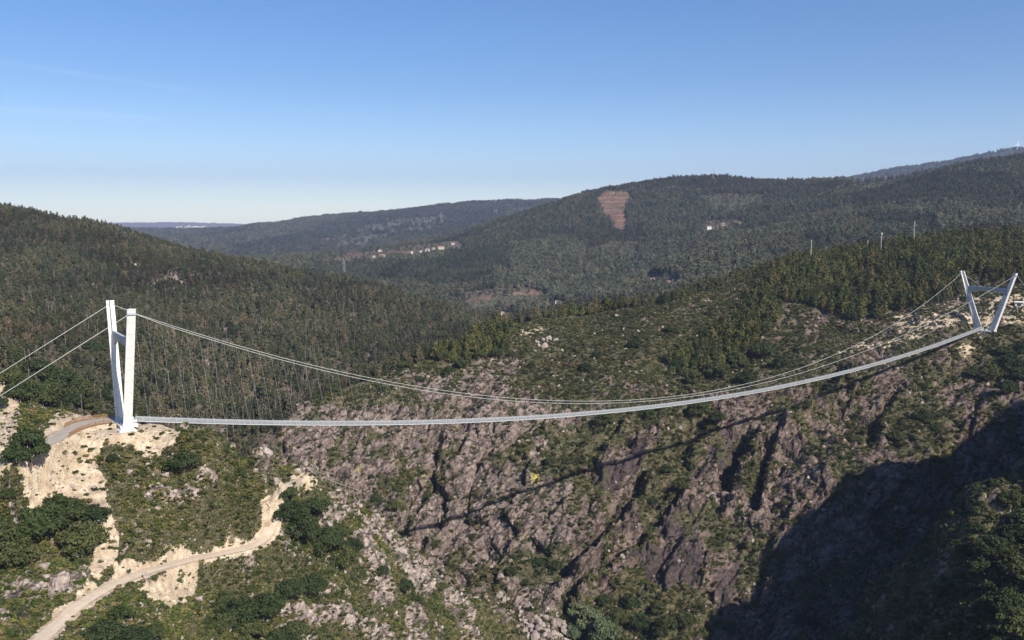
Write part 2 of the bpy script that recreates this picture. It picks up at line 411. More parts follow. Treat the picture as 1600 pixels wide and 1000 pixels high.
PALE = zone([], FG, [([(590, 820), (620, 840), (640, 880), (660, 910)], 20), ([(370, 690), (420, 705)], 17), ([(500, 800), (520, 815)], 13), ([(450, 960), (540, 960), (600, 1000)], 15), ([(690, 900), (720, 960), (740, 1010)], 16), ([(560, 840), (590, 880), (600, 930)], 14), ([(640, 960), (660, 1020)], 14), ([(240, 765), (280, 770), (330, 745)], 9), ([(20, 930), (70, 920), (130, 905)], 12), ([(470, 745), (490, 730), (560, 760)], 10)])
PALE = np.maximum(PALE, FG * (U0 > 430) * sstep(.2, .34, fbm(GX / 14, GY / 14, GZ / 9, 4) + .25 * fbm(GX / 5, GY / 5, GZ / 4, 2)).astype(np.float32))
PALE = np.maximum(PALE, FG * .9 * sstep(.30, .42, fbm(GX / 7, GY / 7, GZ / 5, 3)).astype(np.float32))
PALE = np.maximum(PALE, FG * .95 * sstep(.26, .36, fbm(GX / 3.4, GY / 3.4, GZ / 3, 3)).astype(np.float32) * sstep(-.1, .2, fbm(GX / 30, GY / 30, 31, 2)))
PALE = blur(PALE * (SAND < .5))
UPPER = WALL & (V0 < np.interp(U0, [380, 500, 640, 760, 900, 1050, 1200, 1600], [600, 640, 600, 590, 660, 640, 620, 540]))
vn = fbm(GX / 26, GY / 40, GZ / 26, 4); vn2 = fbm((GX + GZ) / 40, (GZ - GX) / 14, GY / 60, 4)
vn3 = fbm(GX / 7, GY / 9, GZ / 7, 3)
vegw = sstep(-.02, .16, vn * .6 + vn2 * .6 + vn3 * .6 + np.where(UPPER, .2, .0))
vegb = zone([[(845, 745), (860, 690), (960, 650), (1090, 640), (1080, 665), (990, 690), (900, 740)], [(760, 905), (800, 870), (900, 860), (880, 900), (840, 930)], [(1000, 720), (1100, 640), (1120, 660), (1060, 780), (1010, 830), (985, 800)], [(1370, 670), (1430, 640), (1480, 650), (1470, 685), (1400, 690)], [(900, 985), (940, 930), (1100, 930), (1150, 1000), (900, 1040)],
              [(470, 650), (560, 612), (640, 600), (660, 640), (560, 650)], [(880, 545), (1040, 500), (1100, 480), (1200, 500), (1180, 600), (1100, 620), (960, 600)], [(1500, 530), (1620, 530), (1620, 580), (1520, 575)], [(800, 520), (860, 500), (960, 480), (1000, 520), (900, 590), (820, 590)]], WALL)
vegn = zone([[(660, 690), (700, 620), (740, 560), (800, 560), (790, 640), (720, 700)], [(560, 620), (580, 600), (640, 580), (690, 620), (700, 690), (640, 720), (600, 700)], [(690, 720), (900, 760), (880, 850), (720, 870), (670, 820)], [(990, 850), (1100, 880), (1160, 850), (1150, 920), (1110, 990), (1000, 900)]], WALL)
VEG = np.clip(vegw * (1 - .6 * vegn) + .75 * vegb, 0, 1)
VEG = np.where(WALL, VEG, 1).astype(np.float32)
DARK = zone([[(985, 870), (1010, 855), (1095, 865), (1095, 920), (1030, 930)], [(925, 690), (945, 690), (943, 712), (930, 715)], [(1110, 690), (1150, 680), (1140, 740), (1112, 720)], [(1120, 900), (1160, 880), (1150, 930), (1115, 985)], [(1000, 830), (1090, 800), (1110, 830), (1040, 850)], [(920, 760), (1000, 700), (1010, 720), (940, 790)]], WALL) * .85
ROCK = np.where(WALL, 1 - VEG * .9, 0).astype(np.float32)
ROCK = np.where(FG, PALE, ROCK); ROCK = np.where(NH, sstep(.05, .3, fbm(GX / 12, GY / 12, 3, 4)) * .9, ROCK).astype(np.float32)
ROCK = np.where(FORL, sstep(.25, .45, fbm(GX / 30, GY / 30, 8, 4)) * .8, ROCK).astype(np.float32)
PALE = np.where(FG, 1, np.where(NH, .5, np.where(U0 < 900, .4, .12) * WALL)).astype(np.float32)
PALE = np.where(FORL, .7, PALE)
FORR = zone([[(1240, 400), (1400, 340), (1640, 330), (1640, 445), (1510, 450), (1500, 470), (1410, 492), (1340, 510), (1240, 480), (1190, 540), (1150, 575), (1050, 600), (1030, 575), (1150, 500), (1190, 450)], [(660, 560), (760, 515), (800, 530), (790, 560), (700, 580)]], WALL | (FARS & (GY < 1100) & (U0 > 850)))
FORR = np.maximum(FORR, (FARS & ~WALL & (U0 > 850) & (GY < 1300)).astype(np.float32))
FOREST = np.clip(np.where(FORL, 1, 0) + FORR + np.where(MID, 1, 0), 0, 1).astype(np.float32)
ROCK *= (1 - .8 * FORR)
RED = zone([[(934, 318), (944, 306), (984, 304), (983, 318), (974, 334), (980, 362), (964, 362), (952, 346), (937, 330)], [(728, 474), (770, 465), (770, 482), (750, 484)], [(800, 466), (840, 461), (842, 468), (805, 476)], [(590, 395), (640, 398), (672, 400), (662, 412), (630, 408)], [(520, 402), (575, 398), (575, 406), (530, 410)], [(1010, 436), (1050, 436), (1050, 446), (1012, 446)]], MID)
CLEAR = zone([[(1090, 310), (1190, 305), (1200, 315), (1150, 340), (1120, 345)], [(905, 398), (950, 385), (1000, 382), (995, 410), (965, 420)], [(500, 385), (600, 350), (700, 342), (690, 360), (600, 385), (540, 392)], [(1350, 280), (1480, 275), (1400, 295), (1280, 320), (1270, 312)], [(560, 402), (640, 402), (700, 385), (700, 392), (640, 412)], [(800, 400), (790, 470), (785, 470), (795, 400)], [(728, 476), (850, 464), (855, 474), (790, 484), (740, 494)]], MID)
CLEAR = np.maximum(CLEAR, ((GY > 3400) & (U0 > 1200)) * .8).astype(np.float32)
LICH = zone([], WALL | FG, [([(838, 760), (846, 750)], 4.5), ([(556, 739), (560, 737)], 2.5), ([(660, 754), (663, 750)], 2), ([(675, 891), (678, 889)], 2.5)]) * .8
# --- relief
gx, gy = (BASE(GX + 3, GY) - BASE(GX - 3, GY)) / 6, (BASE(GX, GY + 3) - BASE(GX, GY - 3)) / 6
ln = np.sqrt(gx * gx + gy * gy + 1); NX, NY, NZ = (-gx / ln).astype(np.float32), (-gy / ln).astype(np.float32), (1 / ln).astype(np.float32)
near = R2 < 1000
D = np.zeros(GX.shape, np.float32)
ii = np.where((R2 < 1000) & (R2 > 150)); x, y, z = GX[ii], GY[ii], GZ[ii]
al, ac = (x + z) * .7071, (z - x) * .7071
rw = blur(np.where(WALL, np.where(UPPER, .45, 1), np.where(NH, .7, 0)).astype(np.float32), 6)[ii]
big = ridged(al / 110, ac / 42, y / 90, 3) * 6.0
med = ridged(al / 34, ac / 11, y / 22, 4, .52) * 3.2
f1, f21, rid = voro(al / 15, ac / 7, y / 12)
blk = (rid - .5) * 4.4 - 1.8 * np.exp(-f21 / .06)
_, s21, rid5, tx, ty = voro(al / 38, ac / 15, y / 30, True); slabs = (rid5 - .5) * 6.5 + ((rid5 * 17 % 1) - .5) * 13 * ty + ((rid5 * 29 % 1) - .5) * 10 * tx - 2.2 * np.exp(-s21 / .04); blk = blk * .8 + slabs
g1, g21, rid2 = voro(al / 4.2 + 9, ac / 2.6, y / 3.8)
blk2 = (rid2 - .5) * 1.0 - .6 * np.exp(-g21 / .07)
sm = fbm(x / 1.6, y / 1.6, z / 1.6, 2) * .35
rk = ROCK[ii]
d = rw * (big + med + blk * (.35 + .65 * rk) + blk2 * (.3 + .7 * rk)) + sm
fg = (FG[ii]) * 1.
h1, h21, rid3 = voro((x + y) / 5.5, (y - x) / 2.6, z / 8.); d += fg * (fbm(x / 22, y / 22, 0, 3) * 1.5 + rk * (1.0 + (rid3 - .4) * 3.0 + ridged((x + y) / 9, (y - x) / 3.5, z / 9, 4, .6) * 1.5 - .5 * np.exp(-h21 / .05) + (rid2 - .5) * .7))
d += np.where(FORL[ii], ridged(x / 90, y / 90, 2, 3) * 5 + fbm(x / 30, y / 30, 2, 3) * 1.5, 0)
# the named gullies of the rock wall
for pts, dep, wd in (([(1300, 600), (1230, 650), (1165, 690), (1135, 760)], 13, 13), ([(1140, 800), (1060, 830), (960, 860), (935, 880)], 6, 9), ([(690, 690), (682, 760), (702, 800), (690, 830), (655, 870)], 5, 8), ([(1000, 760), (960, 830), (925, 860), (890, 900)], 9, 10), ([(1110, 660), (1080, 700), (1060, 720)], 6, 10), ([(1060, 790), (1000, 850), (900, 930), (890, 960)], 8, 8), ([(980, 660), (930, 720), (925, 760)], 5, 7), ([(1210, 680), (1190, 740), (1180, 800)], 8, 8), ([(1400, 620), (1370, 680), (1360, 700)], 6, 9), ([(880, 640), (780, 720), (700, 760)], 4, 9)):
    uj, vj = U0[ii] + JU[ii] * 1.1, V0[ii] + JV[ii] * .8; dep = dep * .75
    dd = segdist(uj, vj, pts); dr_ = segdist(uj, vj, [(q[0] + wd * 1.7, q[1] - wd * .35) for q in pts])
    d += np.where(WALL[ii], dep * (1.05 * np.exp(-(dr_ / wd / .95) ** 2) - 1.25 * np.exp(-(dd / wd) ** 2)), 0)
d += SAND[ii] * fg * (ridged(x / 7, y / 7, 0, 4, .6) * .7 + fbm(x / 2.2, y / 2.2, 4, 2) * .3)
# trails cut into the slope
D[ii] = d
jj = np.where((R2 >= 1000)); x, y = GX[jj], GY[jj]
hk = np.clip((R2[jj] - 1000) / 300, 0, 1)
D[jj] = hk * (ridged(x / 260, y / 260, 1, 4) * np.where(GY[jj] < 3400, 12, 24) + fbm(x / 60, y / 60, 4, 3) * 3) + np.where(R2[jj] > 2600, fbm(x / 9, y / 9, 3, 2) * 9, 0) * np.clip((6000 - R2[jj]) / 2000, 0, 1)
PX = GX + D * NX; PY = GY + D * NY; PZ = GZ + D * NZ
PX = np.where(near, PX, GX); PY = np.where(near, PY, GY); PZ = np.where(near, PZ, GZ + D)

def polyd(x, y, P, hw=None):
    """distance to a 3-D polyline in plan, height and half width of the nearest point"""
    dm = np.full(x.shape, 1e9); zm = np.zeros(x.shape); hm = np.zeros(x.shape)
    for i in range(len(P) - 1):
        a, b = P[i], P[i + 1]; e = b[:2] - a[:2]; L2 = e @ e + 1e-9
        t = np.clip(((x - a[0]) * e[0] + (y - a[1]) * e[1]) / L2, 0, 1)
        d_ = np.hypot(x - a[0] - t * e[0], y - a[1] - t * e[1]); c = d_ < dm
        dm = np.where(c, d_, dm); zm = np.where(c, a[2] + t * (b[2] - a[2]), zm)
        if hw is not None: hm = np.where(c, hw[i] + t * (hw[i + 1] - hw[i]), hm)
    return dm, zm, hm
CLEARD = np.full(GX.shape, 99., np.float32)  # distance outside a trodden surface
for P_, hw_, so in ((PATH, np.full(len(PATH), 1.9), 3.0), (TRAIL, np.full(len(TRAIL), .8), 1.5), (ROAD, ROAD_HW, 3.2)):
    kk = np.where(FG & (GX > P_[:, 0].min() - 12) & (GX < P_[:, 0].max() + 12) & (GY > P_[:, 1].min() - 12) & (GY < P_[:, 1].max() + 12))
    dm, zm, hm = polyd(GX[kk].astype(float), GY[kk].astype(float), P_, hw_)
    w = 1 - sstep(hm + .5, hm + .5 + so, dm)
    PX[kk] += (GX[kk] - PX[kk]) * w; PY[kk] += (GY[kk] - PY[kk]) * w; PZ[kk] += (zm - .12 - PZ[kk]) * w
    CLEARD[kk] = np.minimum(CLEARD[kk], dm - hm)
    SAND[kk] = np.maximum(SAND[kk], 1 - sstep(hm + .6, hm + 1.6 + JU[kk] * .1, dm)); ROCK[kk] *= sstep(hm, hm + 1, dm)
# level pads under the two towers
for c0, zz, rad in ((BL, ZL - 2.2, 7.), (BR, ZR - 2.0, 9.)):
    dd = np.hypot(GX - c0[0], GY - c0[1]); w = 1 - sstep(rad, rad + 8, dd)
    PZ += (zz - PZ) * w * np.where(CLEARD < 1, 0, 1)
# --- visibility of every ground point from the photograph's side (for thinning the planting that nothing can show)
def visible(extra):
    e = PZ / R2; run = np.maximum.accumulate(e, 1); run = np.concatenate([np.full((NT, 1), -9.), run[:, :-1]], 1)
    uu, vv = project(PX, PY, PZ)
    return ((PZ + extra) / R2 >= run - .002) & (uu > -70) & (uu < 1680) & (vv < 1060)
UU, VV = project(PX, PY, PZ)
VERT = np.stack([PX, PY, PZ], -1)
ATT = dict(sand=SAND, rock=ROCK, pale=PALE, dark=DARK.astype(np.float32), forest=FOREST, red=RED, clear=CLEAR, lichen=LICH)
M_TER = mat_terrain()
def sheet(name, r0, r1, label):
    j0, j1 = np.searchsorted(RR, r0), min(np.searchsorted(RR, r1) + 1, NR)
    n = j1 - j0; V = VERT[:, j0:j1].reshape(-1, 3)
    i, j = np.meshgrid(np.arange(NT - 1), np.arange(n - 1), indexing='ij'); a = (i * n + j).ravel()
    me = mesh_np(name, V, np.stack([a, a + n, a + n + 1, a + 1], 1), {k_: v_[:, j0:j1].ravel() for k_, v_ in ATT.items()}, True)
    return tag(link(name, me, None, [M_TER]), label, None, None, 'structure')
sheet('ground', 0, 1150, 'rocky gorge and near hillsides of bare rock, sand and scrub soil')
sheet('hills', 1150, 3300, 'forested hills and valley floor behind the gorge')
sheet('distant_hills', 3300, 99999, 'far ridges fading to blue on the horizon')
def ground_at(u, v, rmin=150, rmax=4000):
    """ground point (displaced terrain) first seen at photo pixel u, v"""
    t = math.atan2((u - 800) / F * (CP + SP * .2), 1.0)
    best = None
    for it in range(3):
        i = int(np.clip(np.searchsorted(TH_, t), 1, NT - 1))
        m = (RR > rmin) & (RR < rmax)
        vv = VV[i].copy(); run = np.minimum.accumulate(np.where(m, vv, 1e9))
        k_ = np.argmax(run <= v) if (run <= v).any() else NR - 1
        best = VERT[i, k_].copy()
        t += (u - UU[i, k_]) / F * .9
    return best
# ------------------------------------------------------------------ planting
def leaf_mat(name, stops, rough=.75, nz=.5):
    a = N(name); oi = a.n('ShaderNodeObjectInfo'); p = a.pos()
    c = a.ramp(oi.outputs['Random'], stops)
    ti = a.n('ShaderNodeAttribute', attribute_name='tint', attribute_type='INSTANCER').outputs['Vector']
    va = a.n('ShaderNodeVectorMath', operation='ADD'); a.l(ti, va.inputs[0]); va.inputs[1].default_value = (1, 1, 1); c = a.mix(1., c, va.outputs[0], 'MULTIPLY')
    n = a.noise(p, nz, 2); c = a.mix(a.fr(n, .35, .65), a.mix(1., c, (.62, .66, .62), 'MULTIPLY'), a.mix(1., c, (1.25, 1.2, 1.1), 'MULTIPLY'))
    a.b.inputs['Roughness'].default_value = rough
    return a.col(c)
def ramp5(base, var, tint=(1, 1, 1)):
    return [(i / 4, tuple(max(.004, b * (1 + var * k_) * t) for b, t in zip(base, tint))) for i, k_ in enumerate((-1, -.45, 0, .5, 1))]
M_PINE = leaf_mat('conifer_needles', [(0, (.034, .044, .022)), (.3, (.057, .064, .032)), (.6, (.084, .081, .042)), (.85, (.115, .10, .06)), (1, (.155, .12, .085))])
M_PINEW = leaf_mat('olive_young_needles', [(0, (.042, .055, .014)), (.4, (.075, .088, .022)), (.75, (.115, .118, .03)), (1, (.16, .125, .05))])  # yellower olive needle colour of the wood behind the far tower
M_FAR = leaf_mat('hill_forest_leaves', [(0, (.042, .056, .036)), (.35, (.074, .088, .053)), (.7, (.112, .114, .068)), (1, (.165, .14, .095))])
M_OAK = leaf_mat('oak_leaves', [(0, (.028, .042, .015)), (.5, (.046, .062, .02)), (1, (.075, .082, .028))], nz=.8)
M_SILVER = leaf_mat('willow_leaves', [(0, (.10, .13, .07)), (1, (.16, .18, .09))])
M_SHRUB = leaf_mat('scrub_leaves', [(0, (.028, .038, .012)), (.35, (.048, .062, .018)), (.65, (.08, .086, .026)), (.85, (.12, .105, .04)), (1, (.19, .14, .08))], nz=.9)
M_HEATH = leaf_mat('heath_leaves', [(0, (.032, .044, .013)), (.35, (.068, .084, .02)), (.72, (.12, .122, .033)), (.9, (.17, .14, .05)), (1, (.22, .165, .09))], nz=.9)
def bark(name, c):
    a = N(name); n = a.noise(a.pos(), 3, 3); return a.col(a.mix(n, tuple(x * .6 for x in c), tuple(x * 1.3 for x in c)))
M_BARK = bark('brown_bark', (.11, .085, .065)); M_PALEBARK = bark('pale_bark', (.20, .165, .13)); M_SNAG = bark('dead_grey_wood', (.30, .25, .21))

def leaves(P, S, Nrm, rng, jit=.9):
    """a rhombus leaf spray at each point"""
    n = len(P); a = rng.normal(size=(n, 3)) * jit + Nrm; a /= np.linalg.norm(a, axis=1)[:, None]
    t = np.cross(a, rng.normal(size=(n, 3))); t /= np.linalg.norm(t, axis=1)[:, None] + 1e-9; b = np.cross(a, t)
    S = S[:, None]; k1 = rng.uniform(.6, 1.2, (n, 1)); k2 = rng.uniform(.35, .8, (n, 1))
    V = np.stack([P - t * S * k1, P - b * S * k2 + a * S * .15, P + t * S, P + b * S * k2 * 1.2 + a * S * .1], 1).reshape(-1, 3)
    return V, np.arange(4 * n).reshape(-1, 4)
def lobes_mesh(name, cs, rs, per, size, seed, flat=.8, inner=.55):
    rng = np.random.default_rng(seed); P, Nn, S = [], [], []
    for c, r in zip(cs, rs):
        m = int(per * (r / np.mean(rs)) ** 2) + 4
        d = rng.normal(size=(m, 3)); d /= np.linalg.norm(d, axis=1)[:, None]
        d[:, 2] = np.where(d[:, 2] < -.55, -d[:, 2] * .5, d[:, 2])
        rr = r * rng.uniform(inner, 1.08, (m, 1)) * (1 + .18 * np.sin(d[:, :1] * 7 + seed) * np.cos(d[:, 1:2] * 6))
        P.append(np.array(c) + d * rr * np.array([1, 1, flat])); Nn.append(d + np.array([0, 0, .3])); S.append(size * rng.uniform(.6, 1.35, m))
    V, Q = leaves(np.concatenate(P), np.concatenate(S), np.concatenate(Nn), rng)
    return mesh_np(name, V, Q)
def pine_parts(i):
    """slender plantation tree, 1 unit tall"""
    rng = np.random.default_rng(100 + i); cs, rs = [], []
    kind = i % 3; n = 15
    for j in range(n):
        h = .22 + .76 * (j / (n - 1)) ** .9; w = (.17, .14, .20)[kind] * (1 - ((h - .35) / .7) ** 2 if h > .35 else (.6 + (h - .22) * 2.5)) + .015
        a = rng.uniform(0, 6.28); q = w * rng.uniform(.2, .9)
        cs.append((q * math.cos(a), q * math.sin(a), h)); rs.append(w * rng.uniform(.45, .8) + .02)
    crown = lobes_mesh('pine_crown', cs, rs, 19, .042, 100 + i, 1.0, .3)
    mb = MB().tube([(0, 0, -.06), (.005, 0, .3), (.01, .005, .7), (0, 0, .95)], [.016, .013, .008, .003], 5)
    me = bpy.data.meshes.new('pine_trunk'); me.from_pydata(mb.v, [], mb.f)
    return me, crown
def oak_parts(i):
    """broad tree, radius about 1 unit, base at 0"""
    rng = np.random.default_rng(300 + i); cs, rs = [], []
    for j in range(26):
        a = j * 2.4 + rng.uniform(-.3, .3); q = .8 * math.sqrt((j + .3) / 26); h = .98 - .75 * q * q + rng.uniform(-.14, .16)
        cs.append((q * math.cos(a), q * math.sin(a), h)); rs.append(rng.uniform(.17, .30))
    crown = lobes_mesh('oak_crown', cs, rs, 125, .06, 300 + i, .85, .72)
    mb = MB().tube([(0, 0, -.25), (.02, 0, .15), (0, .03, .5), (.02, .02, .85)], [.085, .06, .05, .02], 7)
    for j in range(6):
        c = np.array(cs[j * 4]); mb.tube([(.01, .01, .25 + .05 * j), tuple(c * .55 + np.array([0, 0, .12])), tuple(c)], [.04, .025, .01], 5)
    me = bpy.data.meshes.new('oak_trunk'); me.from_pydata(mb.v, [], mb.f)
    return me, crown
def shrub_mesh(i, per=26, size=.17):
    rng = np.random.default_rng(500 + i); cs, rs = [], []
    for j in range(5):
        a = j * 1.256 + rng.uniform(-.5, .5); q = rng.uniform(.15, .55); cs.append((q * math.cos(a), q * math.sin(a), rng.uniform(.25, .5))); rs.append(rng.uniform(.35, .55))
    return lobes_mesh('shrub', cs, rs, per, size, 500 + i, .8, .35)
def snag_mesh(i):
    rng = np.random.default_rng(700 + i); mb = MB().tube([(0, 0, -.05), (.01, 0, .4), (.02 * (i - 1), .01, 1)], [.014, .011, .004], 5)
    for j in range(5):
        h = rng.uniform(.4, .9); a = rng.uniform(0, 6.28); mb.tube([(0, 0, h), (.10 * math.cos(a), .10 * math.sin(a), h + .07)], [.005, .002], 3)
    me = bpy.data.meshes.new('dead_trunk'); me.from_pydata(mb.v, [], mb.f); return me
def rock_mesh(i, sub=3, rough=.32):
    import bmesh
    bm = bmesh.new(); bmesh.ops.create_icosphere(bm, subdivisions=sub, radius=1)
    V = np.array([v.co[:] for v in bm.verts]); rng = np.random.default_rng(900 + i)
    d = V.copy()
    for j in range(20):  # chop flat joint faces
        n = rng.normal(size=3); n /= np.linalg.norm(n); o = rng.uniform(.42, .8); k_ = d @ n - o
        d -= np.where(k_ > 0, k_, 0)[:, None] * n * .92
    s_ = np.array([rng.uniform(.8, 1.2), rng.uniform(.7, 1), rng.uniform(.65, 1.05)])
    d = d * s_ * (1 + rough * .5 * fbm(V[:, 0] * 1.6 + i * 7, V[:, 1] * 1.6, V[:, 2] * 1.6, 3))[:, None]
    for v, c in zip(bm.verts, d): v.co = c
    me = bpy.data.meshes.new('boulder'); bm.to_mesh(me); bm.free(); return me
def mat_rock(name, lo, mid, hi, sc=.8):
    a = N(name); p = a.pos(); oi = a.n('ShaderNodeObjectInfo')
    n = a.noise(p, sc, 6, .65); c = a.ramp(n, [(.3, lo), (.52, mid), (.72, hi)])
    c = a.mix(a.fr(oi.outputs['Random'], 0, 1, 0, .35), c, a.mix(1., c, (.8, .72, .68), 'MULTIPLY'))
    l = a.noise(p, .5, 3); c = a.mix(a.fr(l, .6, .72, 0, .6), c, (.10, .10, .055))
    a.bump(n, .7, .25); a.b.inputs['Roughness'].default_value = .92
    return a.col(c)
M_BOULDER = mat_rock('pale_granite', (.18, .14, .12), (.36, .29, .25), (.54, .455, .395))
M_RIVER = mat_rock('river_stone', (.18, .145, .125), (.32, .265, .225), (.47, .41, .35), .5)

def area_of():
    a = VERT[1:, :-1] - VERT[:-1, :-1]; b = VERT[:-1, 1:] - VERT[:-1, :-1]
    return np.abs(a[..., 0] * b[..., 1] - a[..., 1] * b[..., 0])
PLAN = area_of()
SLOPE = np.linalg.norm(np.cross(VERT[1:, :-1] - VERT[:-1, :-1], VERT[:-1, 1:] - VERT[:-1, :-1]), axis=-1)
def scatter(dens, vis, seed, use=PLAN):
    rng = np.random.default_rng(seed); lam = dens[:-1, :-1] * use * vis[:-1, :-1]
    n = rng.poisson(np.minimum(lam, 6)); i, j = np.nonzero(n); k_ = n[i, j]; i, j = np.repeat(i, k_), np.repeat(j, k_)
    a, b = rng.random(len(i))[:, None], rng.random(len(i))[:, None]
    P = (VERT[i, j] * (1 - a) + VERT[i + 1, j] * a) * (1 - b) + (VERT[i, j + 1] * (1 - a) + VERT[i + 1, j + 1] * a) * b
    return P, i, j, rng
def gn_scatter(name, P, rot, scl, idx, protos, label, tint=None):
    """one stuff object: points that carry copies of the listed (meshes) sources"""
    me = bpy.data.meshes.new(name); me.vertices.add(len(P)); me.vertices.foreach_set('co', np.ascontiguousarray(P, np.float32).ravel())
    for a, d in (('turn', rot), ('size', scl)):
        me.attributes.new(a, 'FLOAT_VECTOR', 'POINT').data.foreach_set('vector', np.ascontiguousarray(d, np.float32).ravel())
    if tint is not None: me.attributes.new('tint', 'FLOAT_VECTOR', 'POINT').data.foreach_set('vector', np.ascontiguousarray(tint, np.float32).ravel())
    me.attributes.new('pick', 'INT', 'POINT').data.foreach_set('value', idx.astype(np.int32))
    o = tag(link(name, me), label, None, None, 'stuff')
    g = bpy.data.node_groups.new(name + '_nodes', 'GeometryNodeTree')
    g.interface.new_socket('Geometry', in_out='INPUT', socket_type='NodeSocketGeometry'); g.interface.new_socket('Geometry', in_out='OUTPUT', socket_type='NodeSocketGeometry')
    gi, go = g.nodes.new('NodeGroupInput'), g.nodes.new('NodeGroupOutput'); L = g.links.new
    ins = g.nodes.new('GeometryNodeInstanceOnPoints'); ins.inputs['Pick Instance'].default_value = True
    j = g.nodes.new('GeometryNodeJoinGeometry')
    for pr in reversed(protos):
        jj = g.nodes.new('GeometryNodeJoinGeometry')
        for ob in pr:
            q = g.nodes.new('GeometryNodeObjectInfo'); q.transform_space = 'ORIGINAL'; q.inputs['Object'].default_value = ob; L(q.outputs['Geometry'], jj.inputs[0])
        gi2 = g.nodes.new('GeometryNodeGeometryToInstance'); L(jj.outputs[0], gi2.inputs[0]); L(gi2.outputs[0], j.inputs[0])
    L(j.outputs[0], ins.inputs['Instance']); L(gi.outputs[0], ins.inputs['Points'])
    def at(nm, ty):
        q = g.nodes.new('GeometryNodeInputNamedAttribute'); q.data_type = ty; q.inputs['Name'].default_value = nm; return q.outputs[0]
    L(at('pick', 'INT'), ins.inputs['Instance Index']); L(at('size', 'FLOAT_VECTOR'), ins.inputs['Scale'])
    er = g.nodes.new('FunctionNodeEulerToRotation'); L(at('turn', 'FLOAT_VECTOR'), er.inputs[0]); L(er.outputs[0], ins.inputs['Rotation'])
    L(ins.outputs[0], go.inputs[0])
    m = o.modifiers.new('planting', 'NODES'); m.node_group = g
    return o
def rots(rng, n, tilt=.08):
    return np.stack([rng.normal(0, tilt, n), rng.normal(0, tilt, n), rng.uniform(0, 6.283, n)], 1)

def tree_thing(name, loc, sc, rz, parts, label, cat, group):
    t = empty(name, loc, rz); t.scale = sc; tag(t, label, cat, group)
    for nm, me in parts:
        o = bpy.data.objects.new(nm, me); COL.objects.link(o); o.parent = t
    return t
PINES = [pine_parts(i) for i in range(6)]
OAKS = [oak_parts(i) for i in range(6)]
def withmat(me, m):
    me.materials.append(m); return me
for t_, c_ in PINES: withmat(t_, M_PALEBARK); withmat(c_, M_PINE)
for t_, c_ in OAKS: withmat(t_, M_BARK); withmat(c_, M_OAK)
PINESW = [(t_, withmat((lambda m: (m.materials.clear(), m)[1])(c_.copy()), M_PINEW)) for t_, c_ in PINES]
FARC = [withmat((lambda m: (m.materials.clear(), m)[1])(c_.copy()), M_FAR) for t_, c_ in PINES]
SHRUBS = [withmat(shrub_mesh(i), M_SHRUB) for i in range(5)]
HEATHS = [withmat(shrub_mesh(10 + i, 22, .2), M_HEATH) for i in range(4)]
SNAGS = [withmat(snag_mesh(i), M_SNAG) for i in range(3)]
BOULDERS = [withmat(rock_mesh(i), M_BOULDER) for i in range(7)]
STONES = [withmat(rock_mesh(20 + i), M_RIVER) for i in range(5)]
for me in BOULDERS + STONES: pass

def proto_objs(name, meshes, loc):
    return
# --- forests: the trees that show largest are things, the rest one mass per slope
def split_big(P, size, n):
    k_ = size / np.hypot(P[:, 0], P[:, 1]); o = np.argsort(-k_); return o[:n], o[n:]
VIS = visible(11.)
VISL = visible(3.)
CLR = np.clip(CLEARD / 2, 0, 1)
REPORT = {}
def tints(P, stand):
    n = fbm(P[:, 0] / 70, P[:, 1] / 70, 3, 3) * .5 + fbm(P[:, 0] / 14, P[:, 1] / 14, 5, 2) * .35; b = fbm(P[:, 0] / 45, P[:, 1] / 45, 13, 3)
    if stand:
        fx, fy = P[:, 0] + 25 * fbm(P[:, 0] / 60, P[:, 1] / 60, 0, 2), P[:, 1] + 25 * fbm(P[:, 0] / 60, P[:, 1] / 60, 7, 2)
        rid = voro(fx / stand, fy / (stand * 1.6), 0 * fx)[2]; n = n + (rid - .5) * .7; b = b + (rid * 7 % 1 - .5) * .5
    return np.stack([n + b * .2, n, n - b * .15], 1).clip(-.6, 1.)
def forest(name, dens, seed, hmin, hmax, nind, fam, label_i, group, cat, label_s, wid=1., vis=VIS, stand=0):
    P, i, j, rng = scatter(dens, vis, seed); n = len(P); h = rng.uniform(hmin, hmax, n) * rng.choice([1, 1, 1, .75, 1.2], n)
    w = h * wid * rng.uniform(.8, 1.25, n); idx = rng.integers(0, 6, n); R = rots(rng, n, .035)
    if stand:
        fx, fy = P[:, 0] + 25 * fbm(P[:, 0] / 60, P[:, 1] / 60, 0, 2), P[:, 1] + 25 * fbm(P[:, 0] / 60, P[:, 1] / 60, 7, 2)
        _, ed, rid = voro(fx / stand, fy / (stand * 1.6), 0 * fx); h *= .72 + .5 * rid; w *= .72 + .5 * rid
    big, rest = split_big(P, h, nind); first = [None] * 6
    for q in big:
        v = idx[q]; t_, c_ = fam[v]
        o = tree_thing(name, P[q], (w[q], w[q], h[q]), R[q, 2], (('trunk', t_), ('crown', c_)), label_i, cat, group)
        if first[v] is None: first[v] = o
    REPORT[name] = (len(big), len(rest))
    return P[rest], R[rest], np.stack([w, w, h], 1)[rest], idx[rest], first, tints(P[rest], stand)
